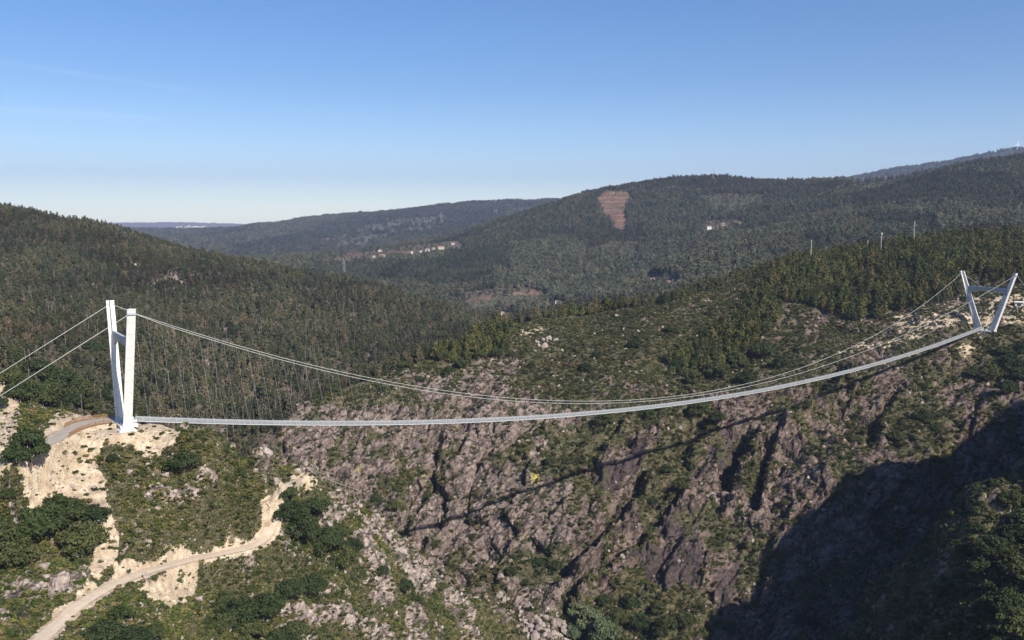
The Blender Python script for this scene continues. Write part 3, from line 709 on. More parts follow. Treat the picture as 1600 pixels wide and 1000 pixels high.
HZ = [(593, 393, 13, 7, 4.5, 'w', 'long low white house at the left end of the ridge hamlet'), (597, 402, 17, 9, 6, 'p', 'pinkish unrendered building in the terraced fields left of the hamlet'), (584, 402, 9, 7, 4, 'c', 'small cream house among terraced fields, leftmost of the hamlet'), (643, 396, 9, 7, 5, 'w', 'small white house below the tall pillar of the hamlet'), (657, 394, 8, 6, 4.5, 'w', 'tiny white house in the gap at the middle of the hamlet'), (668, 393, 13, 9, 7, 'w', 'tall bright white house at the middle of the hamlet'), (678, 390, 9, 7, 5, 'w', 'small white house just left of the cream farmhouse'), (690, 390, 19, 10, 8, 'c', 'large cream farmhouse, biggest building of the ridge hamlet'), (708, 383, 10, 7, 5, 'w', 'white house highest on the slope right of the cream farmhouse'),
      (785, 492, 8, 6, 5, 'w', 'lone white house in the valley trees below the red earth cutting'), (870, 474, 7, 5, 4, 'w', 'white hut in the valley right of the red earth cutting'), (1107, 358, 14, 9, 7, 'w', 'bright white house under the grey clearing on the round hill'), (1129, 353, 10, 7, 5, 'p', 'pinkish house right of the bright white one under the clearing'), (1154, 350, 8, 6, 4, 'w', 'small pale house at the edge of the dark copse below the clearing'), (1021, 440, 12, 7, 5, 'w', 'long white house beside red earth in the side valley'), (1045, 443, 8, 6, 4, 'p', 'low pinkish house right of the long white one in the side valley')]
# ------------------------------------------------------------------ forests
LOWL = sstep(430, 520, V0) * (U0 < 560)
gap = sstep(-.35, .0, fbm(GX / 35, GY / 35, 6, 4)).astype(np.float32)
dl = FORL * (1 - ROCK) * (1 - SAND) * (.018 + .07 * gap) * (1 - .45 * LOWL)
PL = forest('pine_tree', dl, 21, 5, 10, 150, PINES, 'slender dark green pine on the wooded slope behind the white tower beside the sandy mound', 'pines on the slope behind the near tower', 'pine tree', None, 1.05, stand=60)
gn_scatter('pine_forest', *PL[:4], [list(f.children) for f in PL[4]], 'dense pine and eucalyptus forest covering the long slope left of the valley', PL[5])
Ps, i, j, rng = scatter(FORL * LOWL * .006 * (1 - SAND), VIS, 22)
sn = []
big, rest = split_big(Ps, np.full(len(Ps), 9.), 110)
for q in big:
    o = link('dead_tree', SNAGS[q % 3]); o.location = Ps[q]; h = rng.uniform(6, 12); o.scale = (h * 1.0, h * 1.0, h); o.rotation_euler = (rng.normal(0, .05), rng.normal(0, .05), rng.uniform(0, 6.28))
    tag(o, 'bare pale dead trunk among green trees behind the white tower', 'dead tree', 'bare dead trunks on the burnt slope'); sn.append(o)
h = rng.uniform(6, 12, len(rest))
gn_scatter('dead_trunk_stand', Ps[rest], rots(rng, len(rest), .05), np.stack([h * 1., h * 1., h], 1), rng.integers(0, 3, len(rest)), [[o] for o in sn[:3]] if len({o.data for o in sn[:3]}) == 3 else [[next(o for o in sn if o.data == m)] for m in SNAGS], 'thin stand of bare pale trunks across the burnt lower slope') if len(rest) else None
near_r = FORR * (GY < 1150) * (1 - SAND) * (.02 + .075 * gap)
POLE_P = {}
for u, v in ((1268, 397), (1377, 381), (1428, 372), (1356, 388)):
    m = (500 - v) / F; i = np.searchsorted(TH_, math.atan((u - 800) / F * (CP - SP * (m * CP - SP) / (CP + m * SP)))); a, b = np.searchsorted(RR, 600), np.searchsorted(RR, 960)
    p = POLE_P[u] = VERT[i, a + np.argmax(PZ[i, a:b] / R2[i, a:b])].copy(); e = p[:2] / np.hypot(*p[:2]); q0, q1 = GX - p[0], GY - p[1]; al_ = q0 * e[0] + q1 * e[1]
    near_r = near_r * ~((np.abs(q1 * e[0] - q0 * e[1]) < 3.) & (al_ < 6) & (al_ > -22))
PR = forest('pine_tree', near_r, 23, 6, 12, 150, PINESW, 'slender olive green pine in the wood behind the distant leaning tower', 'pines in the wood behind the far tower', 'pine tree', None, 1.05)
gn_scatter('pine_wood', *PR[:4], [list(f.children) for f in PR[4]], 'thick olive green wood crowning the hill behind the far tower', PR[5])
HOUSE_P = [ground_at(u, v, 1150, 4000) for u, v, *_ in HZ]
OPEN = np.ones(GX.shape, np.float32)
for p in HOUSE_P:
    e = p[:2] / np.hypot(*p[:2]); q0, q1 = GX - p[0], GY - p[1]; al_ = q0 * e[0] + q1 * e[1]; ac_ = np.abs(q1 * e[0] - q0 * e[1])
    OPEN = np.where((al_ > -75) & (al_ < 12) & (ac_ < 15), 0, OPEN)
OPEN = OPEN * (1 - .9 * zone([[(470, 405), (585, 390), (715, 380), (725, 392), (675, 408), (640, 418), (560, 412), (480, 418)], [(722, 462), (850, 455), (860, 482), (800, 492), (735, 500)], [(1005, 434), (1060, 434), (1060, 452), (1005, 452)], [(1095, 352), (1165, 346), (1165, 360), (1100, 368)], [(932, 318), (943, 305), (985, 303), (984, 320), (976, 336), (982, 366), (962, 366), (950, 347), (935, 331)]], MID))
md = MID * (GY < 3300) * OPEN * (1 - .93 * sstep(.3, .7, np.maximum(RED, CLEAR) * 1.1 + .55 * fbm(GX / 38, GY / 38, 21, 4))) * (.02 + .032 * gap) * np.where(GY > 2000, .7, 1)
fam_far = [(t_, c_) for (t_, _), c_ in zip(PINES, FARC)]
PM = forest('forest_tree', md, 24, 9, 14, 60, fam_far, 'blue green forest tree on the valley side beyond the rocky spur', 'trees of the valley side beyond the spur', 'tree', None, 1.35, stand=170)
gn_scatter('hill_forest', *PM[:4], [list(f.children) for f in PM[4]], 'blue green plantation forest over the hills beyond the valley', PM[5])
far_d = (GY > 3300) * (GY < 7000) * (.0035 + .002 * gap) * (1 - CLEAR * .8)
Pf, i, j, rng = scatter(far_d, visible(20.), 25); h = rng.uniform(14, 24, len(Pf))
gn_scatter('ridge_forest', Pf, rots(rng, len(Pf), .03), np.stack([h * 2, h * 2, h], 1), rng.integers(0, 6, len(Pf)), [list(f.children) for f in PM[4]], 'dark woodland on the far blue ridge', tints(Pf, 400))
REPORT['ridge'] = len(Pf)
# MIXED
# ------------------------------------------------------------------ broad trees set out from the photograph
def oak(u, v, wpx, label, group=None, cat='oak tree', flat=1., vi=None, name='oak_tree', mats=None, rmin=150):
    p = ground_at(u, v, rmin); r = math.hypot(p[0], p[1]); R_ = wpx / F * r / 2 * .95
    k_ = len(OAKLIST); t_, c_ = OAKS[(k_ if vi is None else vi) % 6]
    if mats: c_ = mats[k_ % len(mats)]
    o = tree_thing(name, p - np.array([0, 0, .15 * R_]), (R_, R_, R_ * flat), RNG.uniform(0, 6.28), (('trunk', t_), ('crown', c_)), label, cat, group)
    OAKLIST.append(o); return o
OAKLIST = []
oak(46, 735, 66, 'tall dark oak at the edge of the grey road left of the white tower', flat=1.5)
oak(22, 728, 40, 'smaller dark oak tucked against the left side of the tall roadside oak', flat=1.3)
for u, v, w_ in ((38, 628, 62), (78, 634, 60), (112, 640, 46), (18, 606, 50), (60, 600, 60), (100, 612, 55), (142, 642, 34), (-8, 640, 36), (130, 618, 40)):
    oak(u, v, w_, 'rounded dark oak in the clump behind the cut bank left of the white tower', 'oaks behind the cut bank', flat=1.1, rmin=285)
oak(8, 788, 30, 'small dark oak on the slope below the cut bank near the left edge'); 
for u, v, w_ in ((68, 838, 80), (128, 862, 76), (110, 815, 62), (150, 818, 50), (90, 802, 50)):
    oak(u, v, w_, 'broad dark oak in the clump on the sandy slope between the road and the track', 'oaks on the sandy slope', flat=1.05)
for u, v, w_ in ((12, 884, 80), (-12, 850, 70), (34, 852, 50)):
    oak(u, v, w_, 'broad dark oak in the clump cut off by the left edge above the track', 'oaks at the left edge', flat=1.05)
oak(287, 736, 56, 'round dark oak on the bare crest right of the white tower', flat=1.05)
oak(177, 722, 20, 'small round bush like oak alone on the pale sand below the white tower', flat=1.1)
oak(372, 745, 26, 'small dark oak in the heath between pale outcrops right of the tower')
for u, v, w_ in ((452, 812, 60), (470, 840, 70), (505, 860, 72), (535, 882, 64), (488, 805, 52), (520, 842, 52), (450, 785, 34), (548, 862, 40)):
    oak(u, v, w_, 'dense dark oak in the thicket right of the bend in the track', 'oaks in the thicket by the track bend', flat=.95)
for u, v, w_ in ((372, 976, 78), (415, 965, 72), (400, 1000, 60), (350, 950, 48), (452, 936, 60), (490, 930, 58), (345, 985, 50)):
    oak(u, v, w_, 'dense dark oak in the large clump below the track', 'oaks in the clump below the track', flat=1.0)
for u, v, w_ in ((160, 1000, 66), (205, 1010, 70), (190, 968, 50), (235, 1000, 50)):
    oak(u, v, w_, 'low dark oak on the slope inside the curve of the track', 'oaks inside the track curve', flat=.85)
for u, v, w_ in ((455, 1005, 66), (430, 1010, 50)):
    oak(u, v, w_, 'dark oak cut by the bottom edge of the photo below the thicket', 'oaks at the bottom edge', flat=.9)
for u, v, w_ in ((612, 800, 34), (633, 925, 34), (588, 785, 22), (690, 925, 26), (598, 900, 24), (655, 945, 22), (565, 905, 26), (720, 965, 22)):
    oak(u, v, w_, 'small dark oak perched among pale crags at the brink of the gorge', 'small oaks on the crags of the near spur', flat=1.1)
for u, v, w_ in ((905, 985, 56), (885, 965, 40), (925, 1005, 60), (880, 1000, 36)):
    oak(u + 18, v, w_, 'silvery green willow growing by the boulders on the river bed', 'willows on the river bed', cat='willow', name='willow_tree', mats=None, flat=1.25, rmin=360)
WIL = withmat((lambda m: (m.materials.clear(), m)[1])(OAKS[0][1].copy()), M_SILVER)
for o in OAKLIST[-4:]:
    for c in o.children:
        if c.name.startswith('crown'): c.data = WIL
for u, v, w_ in ((965, 975, 40), (1000, 985, 44), (1040, 990, 48), (1075, 980, 36), (1030, 960, 30), (985, 950, 34), (1100, 1005, 36), (960, 1005, 38), (1140, 990, 26), (945, 945, 28)):
    oak(u, v, w_, 'dark tree in the thicket at the foot of the rock wall by the river', 'trees at the foot of the wall', cat='tree', name='broad_tree', flat=1.15, rmin=360)
for u, v, w_ in ((945, 665, 36), (1010, 655, 30), (1040, 740, 26), (1065, 765, 26), (1020, 790, 26), (860, 725, 22), (1090, 650, 40), (1120, 660, 30), (665, 780, 15), (1120, 590, 46), (1150, 575, 44), (1190, 560, 44), (1085, 600, 34), (1165, 600, 36), (1220, 575, 30), (915, 580, 24), (990, 545, 26), (1050, 520, 26), (1140, 520, 30), (1440, 660, 34), (1400, 690, 30), (1460, 680, 26), (1060, 580, 30), (930, 560, 18), (1260, 640, 20), (1330, 690, 18), (870, 890, 26), (840, 885, 24), (800, 900, 26), (820, 915, 20), (1225, 790, 18), (1240, 820, 16)):
    oak(u, v, w_, 'dark rounded tree rooted on a ledge of the great rock wall below the footbridge', 'trees on the rock wall', cat='tree', name='broad_tree', flat=1.1, rmin=370)
for u, v, w_ in ((690, 562, 30), (720, 575, 26), (700, 590, 24), (760, 545, 34), (775, 560, 26), (745, 560, 26), (640, 575, 18), (800, 560, 20), (830, 575, 16), (655, 600, 16), (625, 560, 15)):
    oak(u, v, w_, 'dark rounded tree on the crest of the rocky spur in mid valley', 'trees on the spur crest', cat='tree', name='broad_tree', flat=1.2, rmin=400)
for u, v, w_ in ((1545, 592, 44), (1580, 578, 46), (1566, 556, 30), (1598, 552, 32), (1522, 590, 26), (1600, 595, 40), (1575, 612, 34), (1615, 580, 40)):
    oak(u, v, w_, 'dark oak in the grove below the right tower near the right edge', 'oaks below the far tower', flat=.9, rmin=400)
for u, v, w_ in ((1558, 870, 64), (1590, 850, 60), (1600, 905, 70), (1560, 920, 58), (1535, 895, 50), (1580, 955, 66), (1540, 965, 50), (1605, 990, 70), (1520, 930, 34), (1500, 985, 30), (1545, 1005, 46), (1585, 790, 44), (1600, 820, 50), (1530, 830, 30), (1510, 870, 26), (1575, 1020, 50)):
    oak(u, v, w_, 'olive green tree crowded on the near slope at the lower right corner', 'trees on the near right slope', cat='tree', name='broad_tree', flat=.9, vi=None)
Pb, i, j, rng = scatter(FORL * (1 - SAND) * .0045 + FORR * (GY < 1150) * .004 * (1 - SAND) + MID * (GY < 2600) * .0022 * (1 - np.maximum(RED, CLEAR)) * OPEN, VIS, 26)
s_ = rng.uniform(2.2, 4.6, len(Pb)); ob = {}
for o in OAKLIST[:30]:
    ch = sorted(o.children, key=lambda c: c.name); ob.setdefault(ch[0].data.name, ch)
gn_scatter('mixed_wood', Pb, rots(rng, len(Pb), .05), np.stack([s_, s_, s_ * rng.uniform(.9, 1.5, len(Pb))], 1), rng.integers(0, len(ob), len(Pb)), list(ob.values()), 'broad rounded trees scattered among the forest pines', tints(Pb, 0) + .25)
# ------------------------------------------------------------------ scrub
def scrub(name, dens, vis, seed, lo, hi, nind, meshes, label_i, group, cat, label_s, use=PLAN, hk=.8, sname='scrub'):
    P, i, j, rng = scatter(dens, vis, seed, use); n = len(P); s_ = lo + (hi - lo) * rng.random(n) ** 2
    idx = rng.integers(0, len(meshes), n); R = rots(rng, n, .15); big, rest = split_big(P, s_, nind); first = [None] * len(meshes)
    for q in big:
        o = link(name, meshes[idx[q]]); o.location = P[q]; o.rotation_euler = R[q]; o.scale = (s_[q], s_[q], s_[q] * hk)
        tag(o, label_i, cat, group)
        if first[idx[q]] is None: first[idx[q]] = o
    REPORT[name + sname] = (len(big), len(rest))
    S = np.stack([s_, s_, s_ * hk * rng.uniform(.8, 1.2, n)], 1)
    gn_scatter(sname, P[rest], R[rest], S[rest], idx[rest], [[f] for f in first], label_s, tints(P[rest], 0))
hn = sstep(-.3, .12, fbm(GX / 8, GY / 8, 3, 4)).astype(np.float32)
VISS = visible(2.5)
df = FG * CLR * (1 - SAND) * (1 - ROCK * .8) * (.5 + .9 * hn) + FG * CLR * SAND * (.06 + .16 * (1 - hn))
scrub('shrub', df, VISS, 31, .45, 1.5, 190, HEATHS, 'knee high olive shrub in the heath on the near hillside below the white tower', 'heath shrubs on the near hillside', 'shrub', 'olive green heath carpeting the near hillside', SLOPE, sname='heath')
dw = WALL * (1 - SAND) * (VEG * .36 + .085 + UPPER * .12) * (.3 + .7 * hn) * (1 - .75 * FORR) * (1 - DARK) + WALL * SAND * .12
dw = dw + NH * (.12 + .35 * hn)
scrub('bush', dw, VISS, 32, .55, 2.1, 100, SHRUBS, 'dark green bush growing from cracks in the gorge walls', 'bushes on the gorge walls', 'bush', 'dark green scrub spread over the ledges of the gorge', SLOPE, .95, 'scrub')
da = MID * (GY < 3300) * (CLEAR * .05 + RED * .004) + FORL * .08 * (1 - ROCK) + FORR * (GY < 1100) * .04
Pu, i, j, rng = scatter(da, VISL, 33); s_ = rng.uniform(.8, 2.0, len(Pu))
shr = {o.data: o for o in COL.objects if o.type == 'MESH' and o.name.startswith('bush')}
gn_scatter('undergrowth', Pu, rots(rng, len(Pu)), np.stack([s_] * 3, 1), rng.integers(0, 5, len(Pu)), [[shr[m]] for m in SHRUBS], 'low undergrowth between the forest trees')
REPORT['under'] = len(Pu)
# ------------------------------------------------------------------ loose rock
db = FG * CLR * (ROCK * .035 + SAND * .006 + .012)
P, i, j, rng = scatter(db, VISS, 41); s_ = .35 + 1.5 * rng.random(len(P)) ** 3
big, rest = split_big(P, s_, 270)
for q in big:
    o = link('boulder', BOULDERS[q % 7]); o.location = P[q] + np.array([0, 0, s_[q] * .15]); o.rotation_euler = rng.uniform(0, 6.28, 3); o.scale = s_[q] * rng.uniform(.7, 1.25, 3)
    tag(o, 'pale grey granite boulder lying on the near hillside among heath and sand', 'boulder', 'boulders on the near hillside')
bo = {o.data: o for o in COL.objects if o.type == 'MESH' and o.name.startswith('boulder')}
dr = FG * CLR * (SAND * .6 + ROCK * .2 + .16) + SAND * (GY > 400) * .05 + WALL * .012 + UPPER * .015
P, i, j, rng = scatter(dr, VISS, 42); s_ = .14 + .65 * rng.random(len(P)) ** 3; s_ *= np.where(P[:, 1] > 352, 2.4, 1)
gn_scatter('rubble', P, rng.uniform(0, 6.28, (len(P), 3)), np.stack([s_ * rng.uniform(.7, 1.3, len(P)), s_, s_ * .8], 1), rng.integers(0, 7, len(P)), [[bo[m]] for m in BOULDERS], 'loose stones strewn over the sandy cuttings')
# the named crags of the near hillside
CRAGS = [(412, 706, 24, 'large pale crag on the crest right of the white tower, rightmost of the pair'), (378, 700, 22, 'pale crag on the crest right of the white tower, leftmost of the pair'), (516, 822, 26, 'pointed pale rock standing out of the dark thicket right of the track bend'), (498, 792, 18, 'squat pale rock above the pointed one at the edge of the thicket'),
         (434, 765, 16, 'pale block beside the narrow trail above the track bend'), (400, 735, 14, 'grey block in the heath left of the narrow trail'), (604, 838, 26, 'tall pale crag at the brink of the gorge, uppermost of the broken row'), (628, 862, 26, 'broad pale crag second in the broken row at the brink'), (640, 896, 24, 'long pale crag lowest in the broken row at the brink'),
         (656, 920, 14, 'upright pale slab just below the broken row of crags'), (570, 850, 18, 'pale outcrop left of the broken row of crags'), (588, 905, 14, 'small pale outcrop beneath the crags of the brink'), (545, 972, 22, 'pale outcrop low on the slope near the bottom of the photo'), (590, 985, 24, 'broad pale outcrop at the bottom, right of the lower oak clump'), (245, 795, 13, 'grey boulder among the heath below the tower, lower of three'), (274, 766, 12, 'grey boulder among the heath below the tower, upper of three'), (300, 783, 13, 'grey boulder among the heath below the tower, right of three'), (465, 737, 16, 'upright grey rock standing over the end of the narrow trail')]
for k_, (u, v, wp, lab) in enumerate(CRAGS):
    p = ground_at(u, v); R_ = wp / F * np.hypot(p[0], p[1]) / 2
    o = link('crag', BOULDERS[k_ % 7]); o.location = p - np.array([0, 0, R_ * .1]); o.rotation_euler = (RNG.uniform(-.4, .4), RNG.uniform(-.4, .4), RNG.uniform(0, 6.28)); o.scale = (R_ * 1.1, R_ * .9, R_ * RNG.uniform(.9, 1.4))
    tag(o, lab, 'rock')
for k_, (u, v, wp) in enumerate([(838, 537, 13), (848, 534, 14), (858, 532, 14), (868, 534, 13), (852, 544, 14), (843, 543, 10)]):
    p = ground_at(u, v, 450, 900); R_ = wp / F * np.hypot(p[0], p[1]) / 2
    o = link('crag', BOULDERS[k_ % 7]); o.location = p + np.array([0, 0, R_ * .3]); o.rotation_euler = (0, 0, RNG.uniform(0, 6.28)); o.scale = (R_, R_, R_ * 1.1)
    tag(o, 'pale block in the whitish rock pile on the crest of the spur at mid valley', 'rock', 'pale rock pile on the spur')
# river bed stones
for k_ in range(110):
    u, v = RNG.uniform(810, 885), RNG.uniform(962, 1012)
    if k_ > 80: u, v = RNG.uniform(730, 850), RNG.uniform(925, 960)
    p = ground_at(u, v, 352); R_ = RNG.uniform(.8, 2.6) * (1 if RNG.random() > .15 else 1.5)
    o = link('river_boulder', STONES[k_ % 5]); o.location = p + np.array([0, 0, R_ * .2]); o.rotation_euler = RNG.uniform(0, 6.28, 3); o.scale = R_ * RNG.uniform(.7, 1.3, 3)
    tag(o, 'angular grey boulder heaped with others on the dry river bed', 'boulder', 'boulders on the river bed')
print(REPORT, len(P))
# ------------------------------------------------------------------ the footbridge
def plain(name, c, rough=.6, var=.12, sc=.6, spec=.3):
    a = N(name); n = a.noise(a.pos(), sc, 5, .6)
    a.b.inputs['Roughness'].default_value = rough; a.b.inputs['Specular IOR Level'].default_value = spec
    return a.col(a.ramp(n, [(.3, tuple(x * (1 - var) for x in c)), (.7, tuple(min(.9, x * (1 + var)) for x in c))]))
def concrete():
    a = N('white_concrete'); p = a.pos(); n = a.noise(p, .5, 5); z = a.n('ShaderNodeSeparateXYZ'); a.l(p, z.inputs[0])
    j = a.math('FRACT', a.math('MULTIPLY', z.outputs[2], 1 / 3.7)); j = a.math('LESS_THAN', j, .03)
    mp = a.n('ShaderNodeMapping'); mp.inputs['Scale'].default_value = (2.2, 2.2, .12); a.l(p, mp.inputs['Vector']); s_ = a.noise(mp.outputs['Vector'], 1., 4)
    c = a.ramp(n, [(.3, (.66, .635, .60)), (.7, (.78, .76, .72))]); c = a.mix(a.fr(s_, .5, .75, 0, .35), c, (.55, .47, .38)); c = a.mix(a.math('MULTIPLY', j, .6), c, (.40, .34, .30))
    a.b.inputs['Roughness'].default_value = .8
    return a.col(c)
M_CONC = concrete(); M_STEEL = plain('galvanised_steel', (.47, .48, .49), .45, .08); M_GRATE = plain('steel_grating', (.27, .28, .29), .6, .1); M_MESH = plain('parapet_mesh', (.30, .31, .315), .6, .1)
for m_, t_ in ((M_GRATE, .5), (M_MESH, .45)):
    nt_ = m_.node_tree; mx = nt_.nodes.new('ShaderNodeMixShader'); tr = nt_.nodes.new('ShaderNodeBsdfTransparent'); mx.inputs[0].default_value = t_
    nt_.links.new(nt_.nodes['Principled BSDF'].outputs[0], mx.inputs[1]); nt_.links.new(tr.outputs[0], mx.inputs[2]); nt_.links.new(mx.outputs[0], nt_.nodes['Material Output'].inputs[0])
M_CABLE = plain('cable_steel', (.45, .43, .40), .5, .08); M_GRAY = plain('grey_steel_plate', (.40, .41, .43), .5, .06)
A3, P3, Z3 = np.array([*AX, 0]), np.array([*PE, 0]), np.array([0, 0, 1.])
def at3(s, o, z): return np.array([BL[0] + AX[0] * s + PE[0] * o, BL[1] + AX[1] * s + PE[1] * o, z])
bridge = tag(empty('suspension_footbridge', (0, 0, 0)), 'long silvery suspension footbridge hung between two white leaning towers across the gorge', 'footbridge')
def tower(s0, zb, sgn):
    t = empty('tower'); t.parent = bridge
    lean = .59 * sgn
    for sd_ in (-1, 1):
        mb = MB(); rings = []
        for k_ in np.linspace(0, 1, 9):
            zc = zb + TH * k_; o = sd_ * (5.88 + (17.29 - 5.88) * k_); s = s0 + lean * k_
            dep = 3.7 - 2.1 * k_; fw = 1.32 - .10 * k_; wt = .5 - .08 * k_; ft = .5
            pr = [(-fw, ft), (fw, ft), (fw, 0), (wt, 0), (wt - .12, -dep), (-wt + .12, -dep), (-wt, 0), (-fw, 0)]
            rings.append([at3(s + a_, o + sd_ * b_, zc) for a_, b_ in (pr if sd_ > 0 else pr[::-1])])
        mb.loft(rings).build('leg', M_CONC, t)
        mb = MB(); o = sd_ * 5.88; dn = 4.6
        q = lambda fa, fo0, fo1, z: [at3(s0 - fa, o + fo0, z), at3(s0 + fa, o + fo0, z), at3(s0 + fa, o + fo1, z), at3(s0 - fa, o + fo1, z)]
        f0, f1 = (-3.7, .5) if sd_ > 0 else (-.5, 3.7)
        mb.loft([q(3.4, f0 - 1.2, f1 + 1.2, zb - dn - 1.5), q(2.9, f0 - .9, f1 + .9, zb - 2.6), q(1.5, f0 + .02, f1 - .02, zb - 1.0), q(1.46, f0 + .02, f1 - .02, zb - .02)]).build('footing', M_CONC, t)
        mb = MB().box(at3(s0 + lean, sd_ * 17.2, zb + TH - 1.45), 1.15, .42, .32, (A3, P3, Z3)); mb.build('cable_saddle', M_GRAY, t)
    mb = MB(); rings = []; kb = .735
    half = 5.88 + (17.29 - 5.88) * kb - 1.7
    for w in np.linspace(-1, 1, 17):
        h = 1.0 + 1.5 * abs(w) ** 3; zc = zb + TH * kb; o = half * w; s = s0 + lean * kb
        rings.append([at3(s - .46, o, zc + .25), at3(s + .46, o, zc + .25), at3(s + .46, o, zc - 2 * h), at3(s - .46, o, zc - 2 * h)])
    mb.loft(rings).build('crossbeam', M_GRAY, t)
    mb = MB().box(at3(s0 + lean * kb - .5 * sgn, 0, zb + TH * kb - 1.3), .06, .45, .35, (A3, P3, Z3)); mb.build('sign_plate', M_CONC, t)
    mb = MB().box(at3(s0 + sgn * .6, 0, zb - .95), 2.6, 5.4, .28, (A3, P3, Z3)).box(at3(s0 + sgn * 2.2, 0, zb - 2.4), 1.3, 1.5, 1.15, (A3, P3, Z3))
    mb.build('landing', M_CONC, t)
    mb = MB()
    for o in (-2.2, 2.2):
        for a_ in np.arange(-2, 3.1, 1.25): mb.box(at3(s0 + sgn * (.6 + a_ * .95), o, zb - .1), .04, .04, .6, (A3, P3, Z3))
        mb.box(at3(s0 + sgn * 1., o, zb + .5), 2.4, .04, .04, (A3, P3, Z3)); mb.box(at3(s0 + sgn * 1., o, zb - .05), 2.4, .015, .4, (A3, P3, Z3))
    mb.build('railing', M_STEEL, t)
tower(0, ZL, 1); tower(SPAN, ZR, -1)
def zdeck(t): return 85.4 * t * t - 90.1 * t - 62.1
def cab(t, side):
    q = abs(2 * t - 1); return at3(SPAN * t + (.59 if t < .01 else -.59 if t > .99 else 0), side * (2.14 + (17.2 - 2.14) * q ** 2.05), -82.0 + ((ZL + TH - 1.2) * (1 - t) + (ZR + TH - 1.2) * t + 82.0) * q * q)
for side in (-1, 1):
    top0, top1 = cab(0, side), cab(1, side)
    e0 = at3(-88, side * 15, 0); e0[2] = min(bz(e0[0], e0[1]), top0[2] - 36)
    e1 = at3(SPAN + 70, side * 15, 0); e1[2] = bz(e1[0], e1[1])
    P = [e0, top0] + [cab(t, side) for t in np.linspace(0, 1, 121)[1:-1]] + [top1, e1]
    MB().tube(P, .095, 6).build('main_cable', M_CABLE, bridge, True)
NM = 126; S0, S1 = 3.4, SPAN - 3.4
def module_mesh():
    L = (S1 - S0) / NM; h = L / 2; mb = MB()
    mats = []
    def bx(c, a, b, d, m):
        mb.box(c, a, b, d); mats.extend([m] * 6)
    for o in (-.72, .72):
        bx((0, o, .02), h - .003, .06, .12, 0); bx((0, o * 1.02, 1.28), h - .006, .045, .045, 0); bx((0, o * 1.01, .70), h - .07, .014, .53, 2)
        bx((0, o * 1.03, .72), .03, .03, .5, 0)
        bx((-h + .06, o * 1.04, .62), .05, .05, .62, 0); bx((-h + .06, o * 1.12, 1.62), .025, .025, .36, 0)
    bx((0, 0, .07), h - .02, .655, .025, 1)
    for a in (-h + .1, 0, h - .1): bx((a, 0, -.02), .05, .655, .06, 0)
    me = bpy.data.meshes.new('deck_module'); me.from_pydata(mb.v, [], mb.f); me.polygons.foreach_set('material_index', mats)
    for m in (M_STEEL, M_GRATE, M_MESH): me.materials.append(m)
    return me
MODM = module_mesh(); restv = []
mods = []
for i in range(NM):
    a, b = S0 + (S1 - S0) * i / NM, S0 + (S1 - S0) * (i + 1) / NM
    pa, pb = at3(a, 0, zdeck(a / SPAN)), at3(b, 0, zdeck(b / SPAN)); e = pb - pa; e /= np.linalg.norm(e); n_ = np.cross(e, P3)
    mods.append(Matrix(((e[0], P3[0], n_[0], (pa + pb)[0] / 2), (e[1], P3[1], n_[1], (pa + pb)[1] / 2), (e[2], P3[2], n_[2], (pa + pb)[2] / 2), (0, 0, 0, 1))))
import bmesh
bmr = bmesh.new()
for i, M_ in enumerate(mods):
    if i < 100:
        o = bpy.data.objects.new('deck_module', MODM); COL.objects.link(o); o.parent = bridge; o.matrix_local = M_
    else:
        k0 = len(bmr.verts); tmp = MODM.copy(); tmp.transform(M_); bmr.from_mesh(tmp); bpy.data.meshes.remove(tmp)
me = bpy.data.meshes.new('deck_run'); bmr.to_mesh(me); bmr.free()
for m in (M_STEEL, M_GRATE, M_MESH): me.materials.append(m)
tag(link('deck_run', me, bridge), None, None, None, 'stuff')
mb = MB().tube([(0, 0, 0), (0, 0, 1)], 1, 5); HM = bpy.data.meshes.new('hanger'); HM.from_pydata(mb.v, [], mb.f); HM.materials.append(M_CABLE)
rest = MB(); k_ = 0
for i in range(1, NM):
    s = S0 + (S1 - S0) * i / NM; t = s / SPAN
    for side in (-1, 1):
        a, b = at3(s, side * .8, zdeck(t) + 1.9), cab(t, side); e = b - a; L = np.linalg.norm(e)
        if i <= 50:
            o = bpy.data.objects.new('hanger', HM); COL.objects.link(o); o.parent = bridge; o.location = a; o.rotation_euler = Vector(e).to_track_quat('Z', 'Y').to_euler(); o.scale = (.016, .016, L)
        else: rest.tube([a, b], .016, 4)
tag(rest.build('hanger_run', M_CABLE, bridge), None, None, None, 'stuff')

